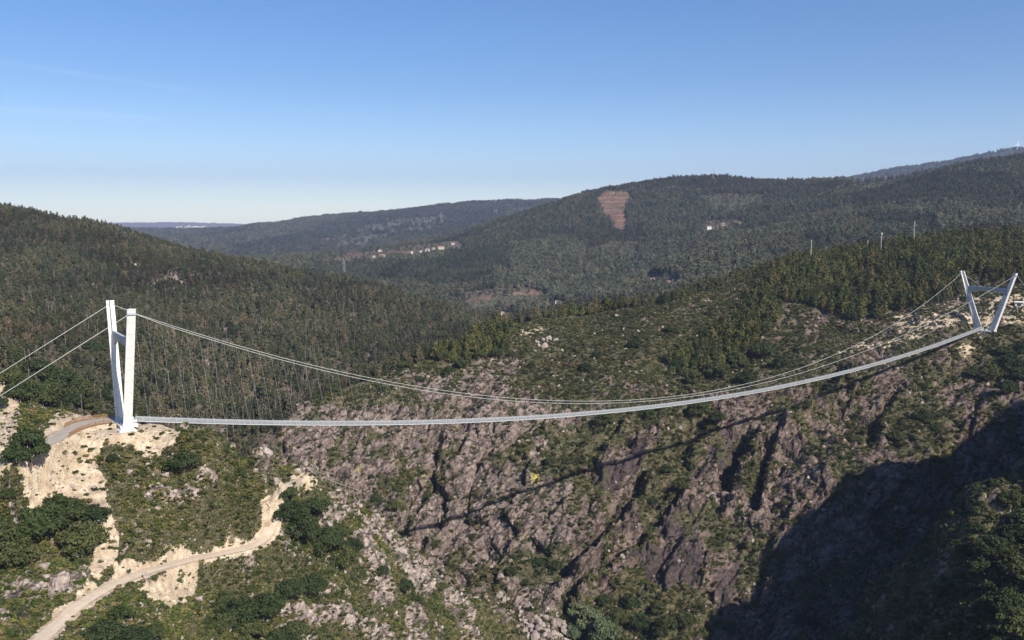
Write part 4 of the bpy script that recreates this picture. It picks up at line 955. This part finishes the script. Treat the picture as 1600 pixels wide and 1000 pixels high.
# ------------------------------------------------------------------ path, trail, road surfaces (sheets on the graded ground)
def mat_path(name, lo, hi):
    a = N(name); p = a.pos(); n = a.noise(p, .5, 6, .65); n2 = a.noise(p, 4, 2)
    c = a.ramp(n, [(.3, lo), (.7, hi)]); c = a.mix(a.fr(n2, .45, .7, 0, .4), c, tuple(x * .7 for x in lo)); a.bump(n2, .4, .1)
    return a.col(c)
def strip(name, P, hw, mat, label, jag=.25):
    P = np.asarray(P); n = len(P); T = np.gradient(P, axis=0); T[:, 2] = 0; T /= np.linalg.norm(T, axis=1)[:, None]; S_ = np.stack([T[:, 1], -T[:, 0], 0 * T[:, 0]], 1)
    hw = np.full(n, hw) if np.isscalar(hw) else np.asarray(hw); rng = np.random.default_rng(n); V = []
    jl, jr = (1 + jag * fbm(np.arange(n) * .35 + q, 0, 0, 2) for q in (0, 50))
    off = np.linspace(-1, 1, 7)
    for k_ in off:
        V.append(P + S_ * (hw * k_ * (jl if k_ < 0 else jr))[:, None] + np.array([0, 0, 1]) * (.05 - .10 * k_ ** 4 + .03 * math.cos(k_ * 6)))
    V = np.stack(V, 1).reshape(-1, 3); m = len(off); i, j = np.meshgrid(np.arange(n - 1), np.arange(m - 1), indexing='ij'); a = (i * m + j).ravel()
    return tag(link(name, mesh_np(name, V, np.stack([a, a + m, a + m + 1, a + 1], 1), None, True), None, [mat]), label, None, None, 'structure')
M_PATH = mat_path('beaten_earth', (.52, .40, .29), (.68, .55, .42)); M_ROAD = mat_path('grey_grit', (.31, .26, .21), (.43, .37, .305))
strip('path', PATH, 1.9, M_PATH, 'beaten earth service track winding up the near hillside')
strip('trail', TRAIL, .8, M_PATH, 'narrow pale foot trail above the track bend')
strip('road', ROAD, ROAD_HW, M_ROAD, 'grey grit forecourt and lane beside the near tower', .05)

# ------------------------------------------------------------------ fences, boardwalk
M_WOOD = plain('brown_timber', (.27, .15, .075), .8, .3, 3); M_GREYWOOD = plain('weathered_timber', (.26, .215, .18), .85, .25, 3)
def fence(P, label, name='picket_fence', h=1.25):
    P = np.asarray(P); root = tag(empty(name, P[0]), label, 'fence'); o0 = P[0]
    d = np.concatenate([[0], np.cumsum(np.linalg.norm(np.diff(P, axis=0), axis=1))]); f = lambda s: np.array([np.interp(s, d, P[:, k_]) for k_ in range(3)]) - o0
    for s in np.arange(0, d[-1] + .1, 2.4): MB().box(f(s) + (0, 0, h / 2 - .1), .08, .08, h / 2 + .15).build('post', M_WOOD, root)
    for z in (.3, h - .1): MB().tube([f(s) + np.array([0, 0, z]) for s in np.linspace(0, d[-1], 24)], .05, 4).build('rail', M_WOOD, root)
    mb = MB()
    for s in np.arange(.2, d[-1], .28): mb.box(f(s) + (0, 0, h / 2), .055, .03, h / 2 - .05)
    mb.build('pickets', M_WOOD, root)
T_ = np.gradient(ROAD, axis=0); T_ /= np.linalg.norm(T_, axis=1)[:, None]; S_ = np.stack([T_[:, 1], -T_[:, 0], 0 * T_[:, 0]], 1)
if (S_[20] @ np.array([0, 1, 0])) < 0: S_ = -S_
up = ROAD + S_ * (ROAD_HW + .3)[:, None]; dn_ = ROAD - S_ * (ROAD_HW + .3)[:, None]
fence(up[8:34], 'brown picket fence along the far side of the forecourt left of the white tower')
fence(dn_[6:46], 'brown picket fence curving along the near lip of the forecourt left of the white tower')
bw = tag(empty('boardwalk', (0, 0, 0)), 'weathered timber boardwalk with handrails stepping down the brink of the gorge', 'boardwalk')
B = np.array([unproj(u, v, y) for u, v, y in ((484, 736, 306), (498, 738, 308), (512, 743, 310), (526, 750, 312), (540, 757, 315), (552, 763, 318), (562, 769, 320))]); B = spline(B, 4); B[:, 2] = np.linspace(B[0, 2], B[-1, 2], len(B))
ts = np.gradient(B, axis=0); ts[:, 2] = 0; ts /= np.linalg.norm(ts, axis=1)[:, None]; ss = np.stack([ts[:, 1], -ts[:, 0], 0 * ts[:, 0]], 1)
mb = MB()
for p, t_, s_ in zip(B, ts, ss): pass
d = np.concatenate([[0], np.cumsum(np.linalg.norm(np.diff(B, axis=0), axis=1))]); fi = lambda A, s: np.array([np.interp(s, d, A[:, k_]) for k_ in range(3)])
for s in np.arange(.1, d[-1], .24): mb.box(fi(B, s), .1, .95, .03, (fi(ts, s), fi(ss, s), (0, 0, 1)))
mb.build('planks', M_GREYWOOD, bw)
for sd_ in (-1, 1):
    MB().tube([p + s_ * .95 * sd_ + np.array([0, 0, 1.05]) for p, s_ in zip(B, ss)], .06, 4).build('handrail', M_GREYWOOD, bw)
    MB().tube([p + s_ * .9 * sd_ - np.array([0, 0, .14]) for p, s_ in zip(B, ss)], .09, 4).build('joist', M_GREYWOOD, bw)
    for s in np.arange(0, d[-1] + .1, 2.2):
        p = fi(B, s) + fi(ss, s) * .95 * sd_; MB().box(p + (0, 0, -1.2), .07, .07, 2.3).build('post', M_GREYWOOD, bw)

# ------------------------------------------------------------------ far buildings, pylons, poles, turbine
M_WHITE = plain('white_render', (.66, .64, .60), .8, .05); M_CREAM = plain('cream_render', (.62, .52, .40), .8, .08); M_PINK = plain('bare_brick', (.45, .30, .22), .8, .1); M_TILE = plain('clay_tiles', (.30, .19, .145), .8, .2, 2); M_GLASS = plain('dark_window', (.04, .045, .05), .3, .1)
M_WT = plain('white_paint', (.82, .83, .84), .5, .03); M_PYL = plain('pylon_steel', (.42, .43, .45), .5, .08); M_POLE = plain('pale_pole', (.46, .45, .42), .7, .08)
def house(p, w, dpt, h, rz, wm, label, group=None, rf=.26, wins=True, name='house', tm=None):
    o = tag(empty(name, p, rz), label, 'house', group)
    mb = MB().box((0, 0, h / 2 - 1), w / 2, dpt / 2, h / 2 + 1); rh = dpt * rf
    mb.add([(-w / 2, -dpt / 2, h), (-w / 2, dpt / 2, h), (-w / 2, 0, h + rh), (w / 2, -dpt / 2, h), (w / 2, dpt / 2, h), (w / 2, 0, h + rh)], [(0, 2, 1), (3, 4, 5)])
    mb.build('wall', wm, o)
    e = .5; mb = MB()
    for sy in (-1, 1):
        a = [(-w / 2 - e, sy * (dpt / 2 + e), h - e * rf * 2 + .05), (w / 2 + e, sy * (dpt / 2 + e), h - e * rf * 2 + .05), (w / 2 + e, 0, h + rh + .05), (-w / 2 - e, 0, h + rh + .05)]
        mb.add(a + [(x, y, z + .25) for x, y, z in a], [(0, 1, 2, 3), (4, 5, 6, 7), (0, 1, 5, 4), (1, 2, 6, 5), (2, 3, 7, 6), (3, 0, 4, 7)])
    mb.build('roof', tm or M_TILE, o)
    if wins:
        for x in np.linspace(-w / 2 + 2, w / 2 - 2, max(2, int(w / 4))): MB().box((x, -dpt / 2 - .02, h * .55), .6, .06, .8).build('window', M_GLASS, o)
        MB().box((0, -dpt / 2 - .02, 1.05), .55, .06, 1.05).build('door', M_TILE, o)
    return o
for (u, v, w_, d_, h_, m_, lab), p in zip(HZ, HOUSE_P):
    w_, d_, h_ = w_ * .75, d_ * .75, h_ * .75;
    m_ = {'w': M_WHITE, 'p': M_PINK, 'c': M_CREAM}[m_]; house(p, w_, d_, h_, RNG.uniform(-.5, .5), m_, lab)
hp = ground_at(1592, 480, 500, 800); house(hp, 5.2, 4.2, 3.4, -.5, M_WHITE, 'white cabin on the cleared ground behind the right tower', rf=.12, name='cabin', tm=M_WHITE)
tv = [(RNG.normal(300, 14), RNG.normal(357.5, 1.6)) for k_ in range(46)] + [(RNG.normal(358, 5), RNG.normal(362, .6)) for k_ in range(10)]
i0, i1 = np.searchsorted(RR, 5500), np.searchsorted(RR, 9000)
for u, v in tv:
    q = math.atan((u - 800) / F * .995); i = np.searchsorted(TH_, q); k_ = i0 + np.argmin(np.abs(VV[i, i0:i1] - v - RNG.uniform(0, 1.5)))
    o = house(VERT[i, k_], RNG.uniform(16, 34), RNG.uniform(12, 18), RNG.uniform(8, 15), RNG.uniform(-.6, .6), M_WHITE, 'white house of the far hilltop town near the horizon', 'houses of the far town', .25, False)
def lattice(base, H, w0, label, group=None, arms=3):
    o = tag(empty('pylon', base, RNG.uniform(0, 1.5)), label, 'pylon', group); mb = MB(); r_ = max(.12, H / 250)
    C4 = lambda z: [(sx * w0 * (1 - .88 * z / H), sy * w0 * (1 - .88 * z / H), z) for sx, sy in ((-1, -1), (1, -1), (1, 1), (-1, 1))]
    zs = np.linspace(-1, H, 8)
    for a, b in zip(zs[:-1], zs[1:]):
        A_, B_ = C4(a), C4(b)
        for i in range(4): mb.tube([A_[i], B_[i]], r_, 3); mb.tube([A_[i], B_[(i + 1) % 4]], r_ * .7, 3); mb.tube([B_[i], B_[(i + 1) % 4]], r_ * .7, 3)
    mb.build('mast', M_PYL, o)
    for z, l in ((.72, .20), (.83, .24), (.93, .16))[:arms]:
        MB().tube([(-H * l, 0, H * z), (0, 0, H * z + .8), (H * l, 0, H * z)], r_ * 1.2, 3).build('arm', M_PYL, o)
def far_pt(u, v, r0, r1):
    m = (500 - v) / F; i = np.searchsorted(TH_, math.atan((u - 800) / F * (CP - SP * (m * CP - SP) / (CP + m * SP)))); a, b = np.searchsorted(RR, r0), np.searchsorted(RR, r1); return VERT[i, a + np.argmin(np.abs(VV[i, a:b] - v))]
for u, v, px, r0, r1, lab in ((537, 432, 28, 900, 2600, 'tall lattice pylon rising from the valley left of the hamlet'), (637, 339, 13, 4500, 6500, 'thin pylon on the skyline of the blue ridge, left of two'), (657, 338, 11, 4500, 6500, 'thin pylon on the skyline of the blue ridge, right of two'), (708, 330, 10, 4500, 6500, 'pylon on the ridge summit left of its near twin'), (714, 331, 9, 4500, 6500, 'pylon on the ridge summit right of its twin'), (688, 346, 14, 3800, 5300, 'pale pylon standing on the slope below the ridge summit'), (772, 338, 11, 4000, 6500, 'pylon beside the pale track on the blue ridge, left of pair'), (775, 338, 11, 4000, 6500, 'pylon beside the pale track on the blue ridge, right of pair')):
    p = far_pt(u, v, r0, r1); H = px / F * math.hypot(p[0], p[1]); lattice(p, H, H * .11, lab)
p = far_pt(1113, 280, 2200, 2900); mb = tag(empty('radio_mast', p), 'thin radio mast on top of the round forested hill', 'mast')
MB().tube([(0, 0, -1), (0, 0, 34)], [.7, .4], 5).build('pole', M_PYL, mb); MB().box((0, 0, 30), 1.2, 1.2, 1.0).build('antenna', M_PYL, mb)
for u, vt, lab in ((1268, 376.5, 'pale utility pole above the wood, leftmost of the tall three'), (1377, 365, 'pale utility pole with a small box at its top, middle of three'), (1428, 349, 'pale utility pole highest on the wooded crest, rightmost of three'), (1356, 377, 'short thin utility pole half hidden by trees left of the middle pole')):
    p = POLE_P[u]; r = math.hypot(p[0], p[1]); uu_, vv_ = project(*p); H = (vv_ - vt) / F * r
    o = tag(empty('utility_pole', p), lab, 'pole'); MB().tube([(0, 0, -1), (0, 0, H)], [.32, .24] if u != 1356 else [.22, .18], 6).build('shaft', M_POLE, o); MB().box((0, 0, H - .9), .9, .08, .08).build('crossarm', M_POLE, o)
    if u == 1377: MB().box((.45, 0, H - 1.6), .5, .35, .7).build('box', M_PYL, o)
p = far_pt(1588, 238, 5000, 7000); o = tag(empty('wind_turbine', p, .2), 'white three bladed wind turbine on the mountain top at the right edge', 'wind turbine'); k_ = math.hypot(p[0], p[1]) / F
Hh = 9.5 * k_; MB().tube([(0, 0, -3), (0, 0, Hh)], [.5 * k_, .32 * k_], 8).build('tower_shaft', M_WT, o); MB().box((0, .4 * k_, Hh + .2 * k_), .35 * k_, .9 * k_, .35 * k_).build('nacelle', M_WT, o)
MB().tube([(0, -.9 * k_, Hh + .2 * k_), (0, -.5 * k_, Hh + .2 * k_)], .4 * k_, 8).build('hub', M_WT, o)
for a in (80, 205, 330):
    a = math.radians(a); c, s = math.cos(a), math.sin(a); mb = MB(); rings = []
    for q, wd in ((.3, .22), (1.4, .42), (6.6, .12)):
        ctr = np.array([c * q, -.7, s * q + .2]) * k_ + np.array([0, 0, Hh]); n_ = np.array([-s, 0, c]) * wd * k_; th = np.array([0, .12, 0]) * k_; rings.append([ctr - n_, ctr + th, ctr + n_, ctr - th])
    mb.loft(rings).build('blade', M_WT, o)
# concrete walls by the far tower
for (u0, v0), (u1, v1), lab in (((1486, 490), (1500, 498), 'grey concrete retaining wall on the cleared ground left of the right tower'), ((1562, 497), (1588, 499), 'low dark retaining wall on the cleared ground right of the right tower')):
    a, b = ground_at(u0, v0, 500, 800), ground_at(u1, v1, 500, 800); c = (a + b) / 2; e = b - a; e[2] = 0; L = np.linalg.norm(e); e /= L
    mb = MB().box((0, 0, 0), L / 2, .3, 1.6, (e, (-e[1], e[0], 0), (0, 0, 1))).box((0, 0, 1.68), L / 2 + .1, .42, .08, (e, (-e[1], e[0], 0), (0, 0, 1)))
    o = mb.build('retaining_wall', M_CREAM); o.location = c; tag(o, lab, 'wall')
# ------------------------------------------------------------------ camera, sun, sky, air
cam = bpy.data.cameras.new('camera'); co = bpy.data.objects.new('camera', cam); COL.objects.link(co)
co.rotation_euler = (math.pi / 2 - PIT, 0, 0); cam.sensor_width = 36; cam.lens = 36 * F / 1600; cam.clip_start = 1; cam.clip_end = 60000
SC.camera = co
EL = math.radians(38); SH = np.array([.62, -.785]); SH /= np.linalg.norm(SH)
sd = Vector((SH[0] * math.cos(EL), SH[1] * math.cos(EL), math.sin(EL)))
sun = bpy.data.lights.new('sun', 'SUN'); sun.energy = 5.0; sun.angle = math.radians(.53); sun.color = (1, .95, .87)
so = bpy.data.objects.new('sun', sun); COL.objects.link(so); so.rotation_euler = sd.to_track_quat('Z', 'Y').to_euler(); so.location = sd * 300
w = bpy.data.worlds.new('World'); SC.world = w; w.use_nodes = True; nt = w.node_tree
sky = nt.nodes.new('ShaderNodeTexSky'); sky.sky_type = 'NISHITA'; sky.sun_disc = False; sky.sun_elevation = EL; sky.sun_rotation = math.atan2(SH[0], SH[1])
sky.altitude = 400; sky.air_density = 1.15; sky.dust_density = .5; sky.ozone_density = 2
bg = nt.nodes['Background']; bg.inputs['Strength'].default_value = .15; hs = nt.nodes.new('ShaderNodeHueSaturation'); hs.inputs['Saturation'].default_value = 1.25; nt.links.new(sky.outputs['Color'], hs.inputs['Color']); tn = nt.nodes.new('ShaderNodeMix'); tn.data_type = 'RGBA'; tn.blend_type = 'MULTIPLY'; tn.inputs[0].default_value = 1; nt.links.new(hs.outputs['Color'], tn.inputs[6]); tn.inputs[7].default_value = (.85, .98, 1.17, 1); skc = tn.outputs[2]
sz = nt.nodes.new('ShaderNodeSeparateXYZ'); tcz = nt.nodes.new('ShaderNodeTexCoord'); nt.links.new(tcz.outputs['Generated'], sz.inputs[0])
cr_ = nt.nodes.new('ShaderNodeValToRGB'); nt.links.new(sz.outputs[2], cr_.inputs[0]); el_ = cr_.color_ramp.elements; el_.new(.5); el_.new(.6)
for q, (ps, cc) in zip(el_, ((0., (2.25, 2.2, 2.2)), (.05, (1.36, 1.34, 1.42)), (.15, (.97, 1.04, 1.17)), (.36, (.87, .97, 1.05)))): q.position = ps; q.color = (*[x / 2.27 for x in cc], 1)
t2 = nt.nodes.new('ShaderNodeMix'); t2.data_type = 'RGBA'; t2.blend_type = 'MULTIPLY'; t2.inputs[0].default_value = 1; nt.links.new(skc, t2.inputs[6]); nt.links.new(cr_.outputs[0], t2.inputs[7]); skc = t2.outputs[2]
def direction(u, v):
    m = np.array([(u - 800) / F, CP + SP * (500 - v) / F, CP * (500 - v) / F - SP]); return m / np.linalg.norm(m)
tc = nt.nodes.new('ShaderNodeTexCoord')
def wmath(op, a, b=0.):
    x = nt.nodes.new('ShaderNodeMath'); x.operation = op
    for q, sk in ((a, x.inputs[0]), (b, x.inputs[1])):
        if isinstance(q, (int, float)): sk.default_value = q
        else: nt.links.new(q, sk)
    return x.outputs[0]
def wdot(vec):
    x = nt.nodes.new('ShaderNodeVectorMath'); x.operation = 'DOT_PRODUCT'; x.inputs[1].default_value = tuple(vec); nt.links.new(tc.outputs['Generated'], x.inputs[0]); return x.outputs['Value']
nzw = nt.nodes.new('ShaderNodeTexNoise'); nzw.inputs['Scale'].default_value = 22; nzw.inputs['Detail'].default_value = 4; nt.links.new(tc.outputs['Generated'], nzw.inputs['Vector'])
for (u0, v0), (u1, v1), wd, st_ in (((-60, 88), (330, 146), .0045, .045), ((-60, 166), (260, 186), .006, .06), ((440, 165), (600, 190), .003, .03)):  # old condensation trails
    a_, b_ = direction(u0, v0), direction(u1, v1); n_ = np.cross(a_, b_); n_ /= np.linalg.norm(n_); mid_ = a_ + b_; mid_ /= np.linalg.norm(mid_); half_ = math.acos(float(a_ @ mid_))
    band = wmath('MAXIMUM', wmath('SUBTRACT', 1., wmath('DIVIDE', wmath('ABSOLUTE', wmath('ADD', wdot(n_), wmath('MULTIPLY', wmath('SUBTRACT', nzw.outputs['Fac'], .5), .004))), wd)), 0.)
    lon = wmath('MAXIMUM', wmath('SUBTRACT', 1., wmath('POWER', wmath('DIVIDE', wmath('ARCCOSINE', wmath('MINIMUM', wdot(mid_), 1.)), half_ * 1.15), 4.)), 0.)
    fac_ = wmath('MULTIPLY', wmath('MULTIPLY', wmath('MULTIPLY', band, lon), wmath('MULTIPLY', nzw.outputs['Fac'], 2.)), st_)
    mx_ = nt.nodes.new('ShaderNodeMix'); mx_.data_type = 'RGBA'; nt.links.new(fac_, mx_.inputs[0]); nt.links.new(skc, mx_.inputs[6]); mx_.inputs[7].default_value = (7, 7.2, 7.5, 1); skc = mx_.outputs[2]
nt.links.new(skc, bg.inputs['Color'])
if True:
    lo_, hi_ = float(PZ.min()) - 1.5, float(PZ.max()) + 130
    mb = MB().box((0, 8600, (lo_ + hi_) / 2), 19000, 9100, (hi_ - lo_) / 2)
    hz = N('haze_air'); hz.t.nodes.remove(hz.b)
    pv = hz.n('ShaderNodeVolumePrincipled'); pv.inputs['Color'].default_value = (.58, .68, 1, 1); pv.inputs['Density'].default_value = 1 / 19000; pv.inputs['Anisotropy'].default_value = 0
    hz.l(pv.outputs[0], hz.t.nodes['Material Output'].inputs['Volume'])
    tag(mb.build('haze', hz.m), 'thin pale blue haze filling the valley air', None, None, 'stuff')
SC.view_settings.view_transform = 'Standard'; SC.view_settings.look = 'None'; SC.view_settings.exposure = .5; SC.view_settings.gamma = 1
SC.cycles.use_denoising = True
SC.cycles.max_bounces = 4; SC.cycles.diffuse_bounces = 2; SC.cycles.glossy_bounces = 1; SC.cycles.transmission_bounces = 1; SC.cycles.volume_bounces = 0; SC.cycles.transparent_max_bounces = 4
SC.cycles.use_adaptive_sampling = True; SC.cycles.adaptive_threshold = .02
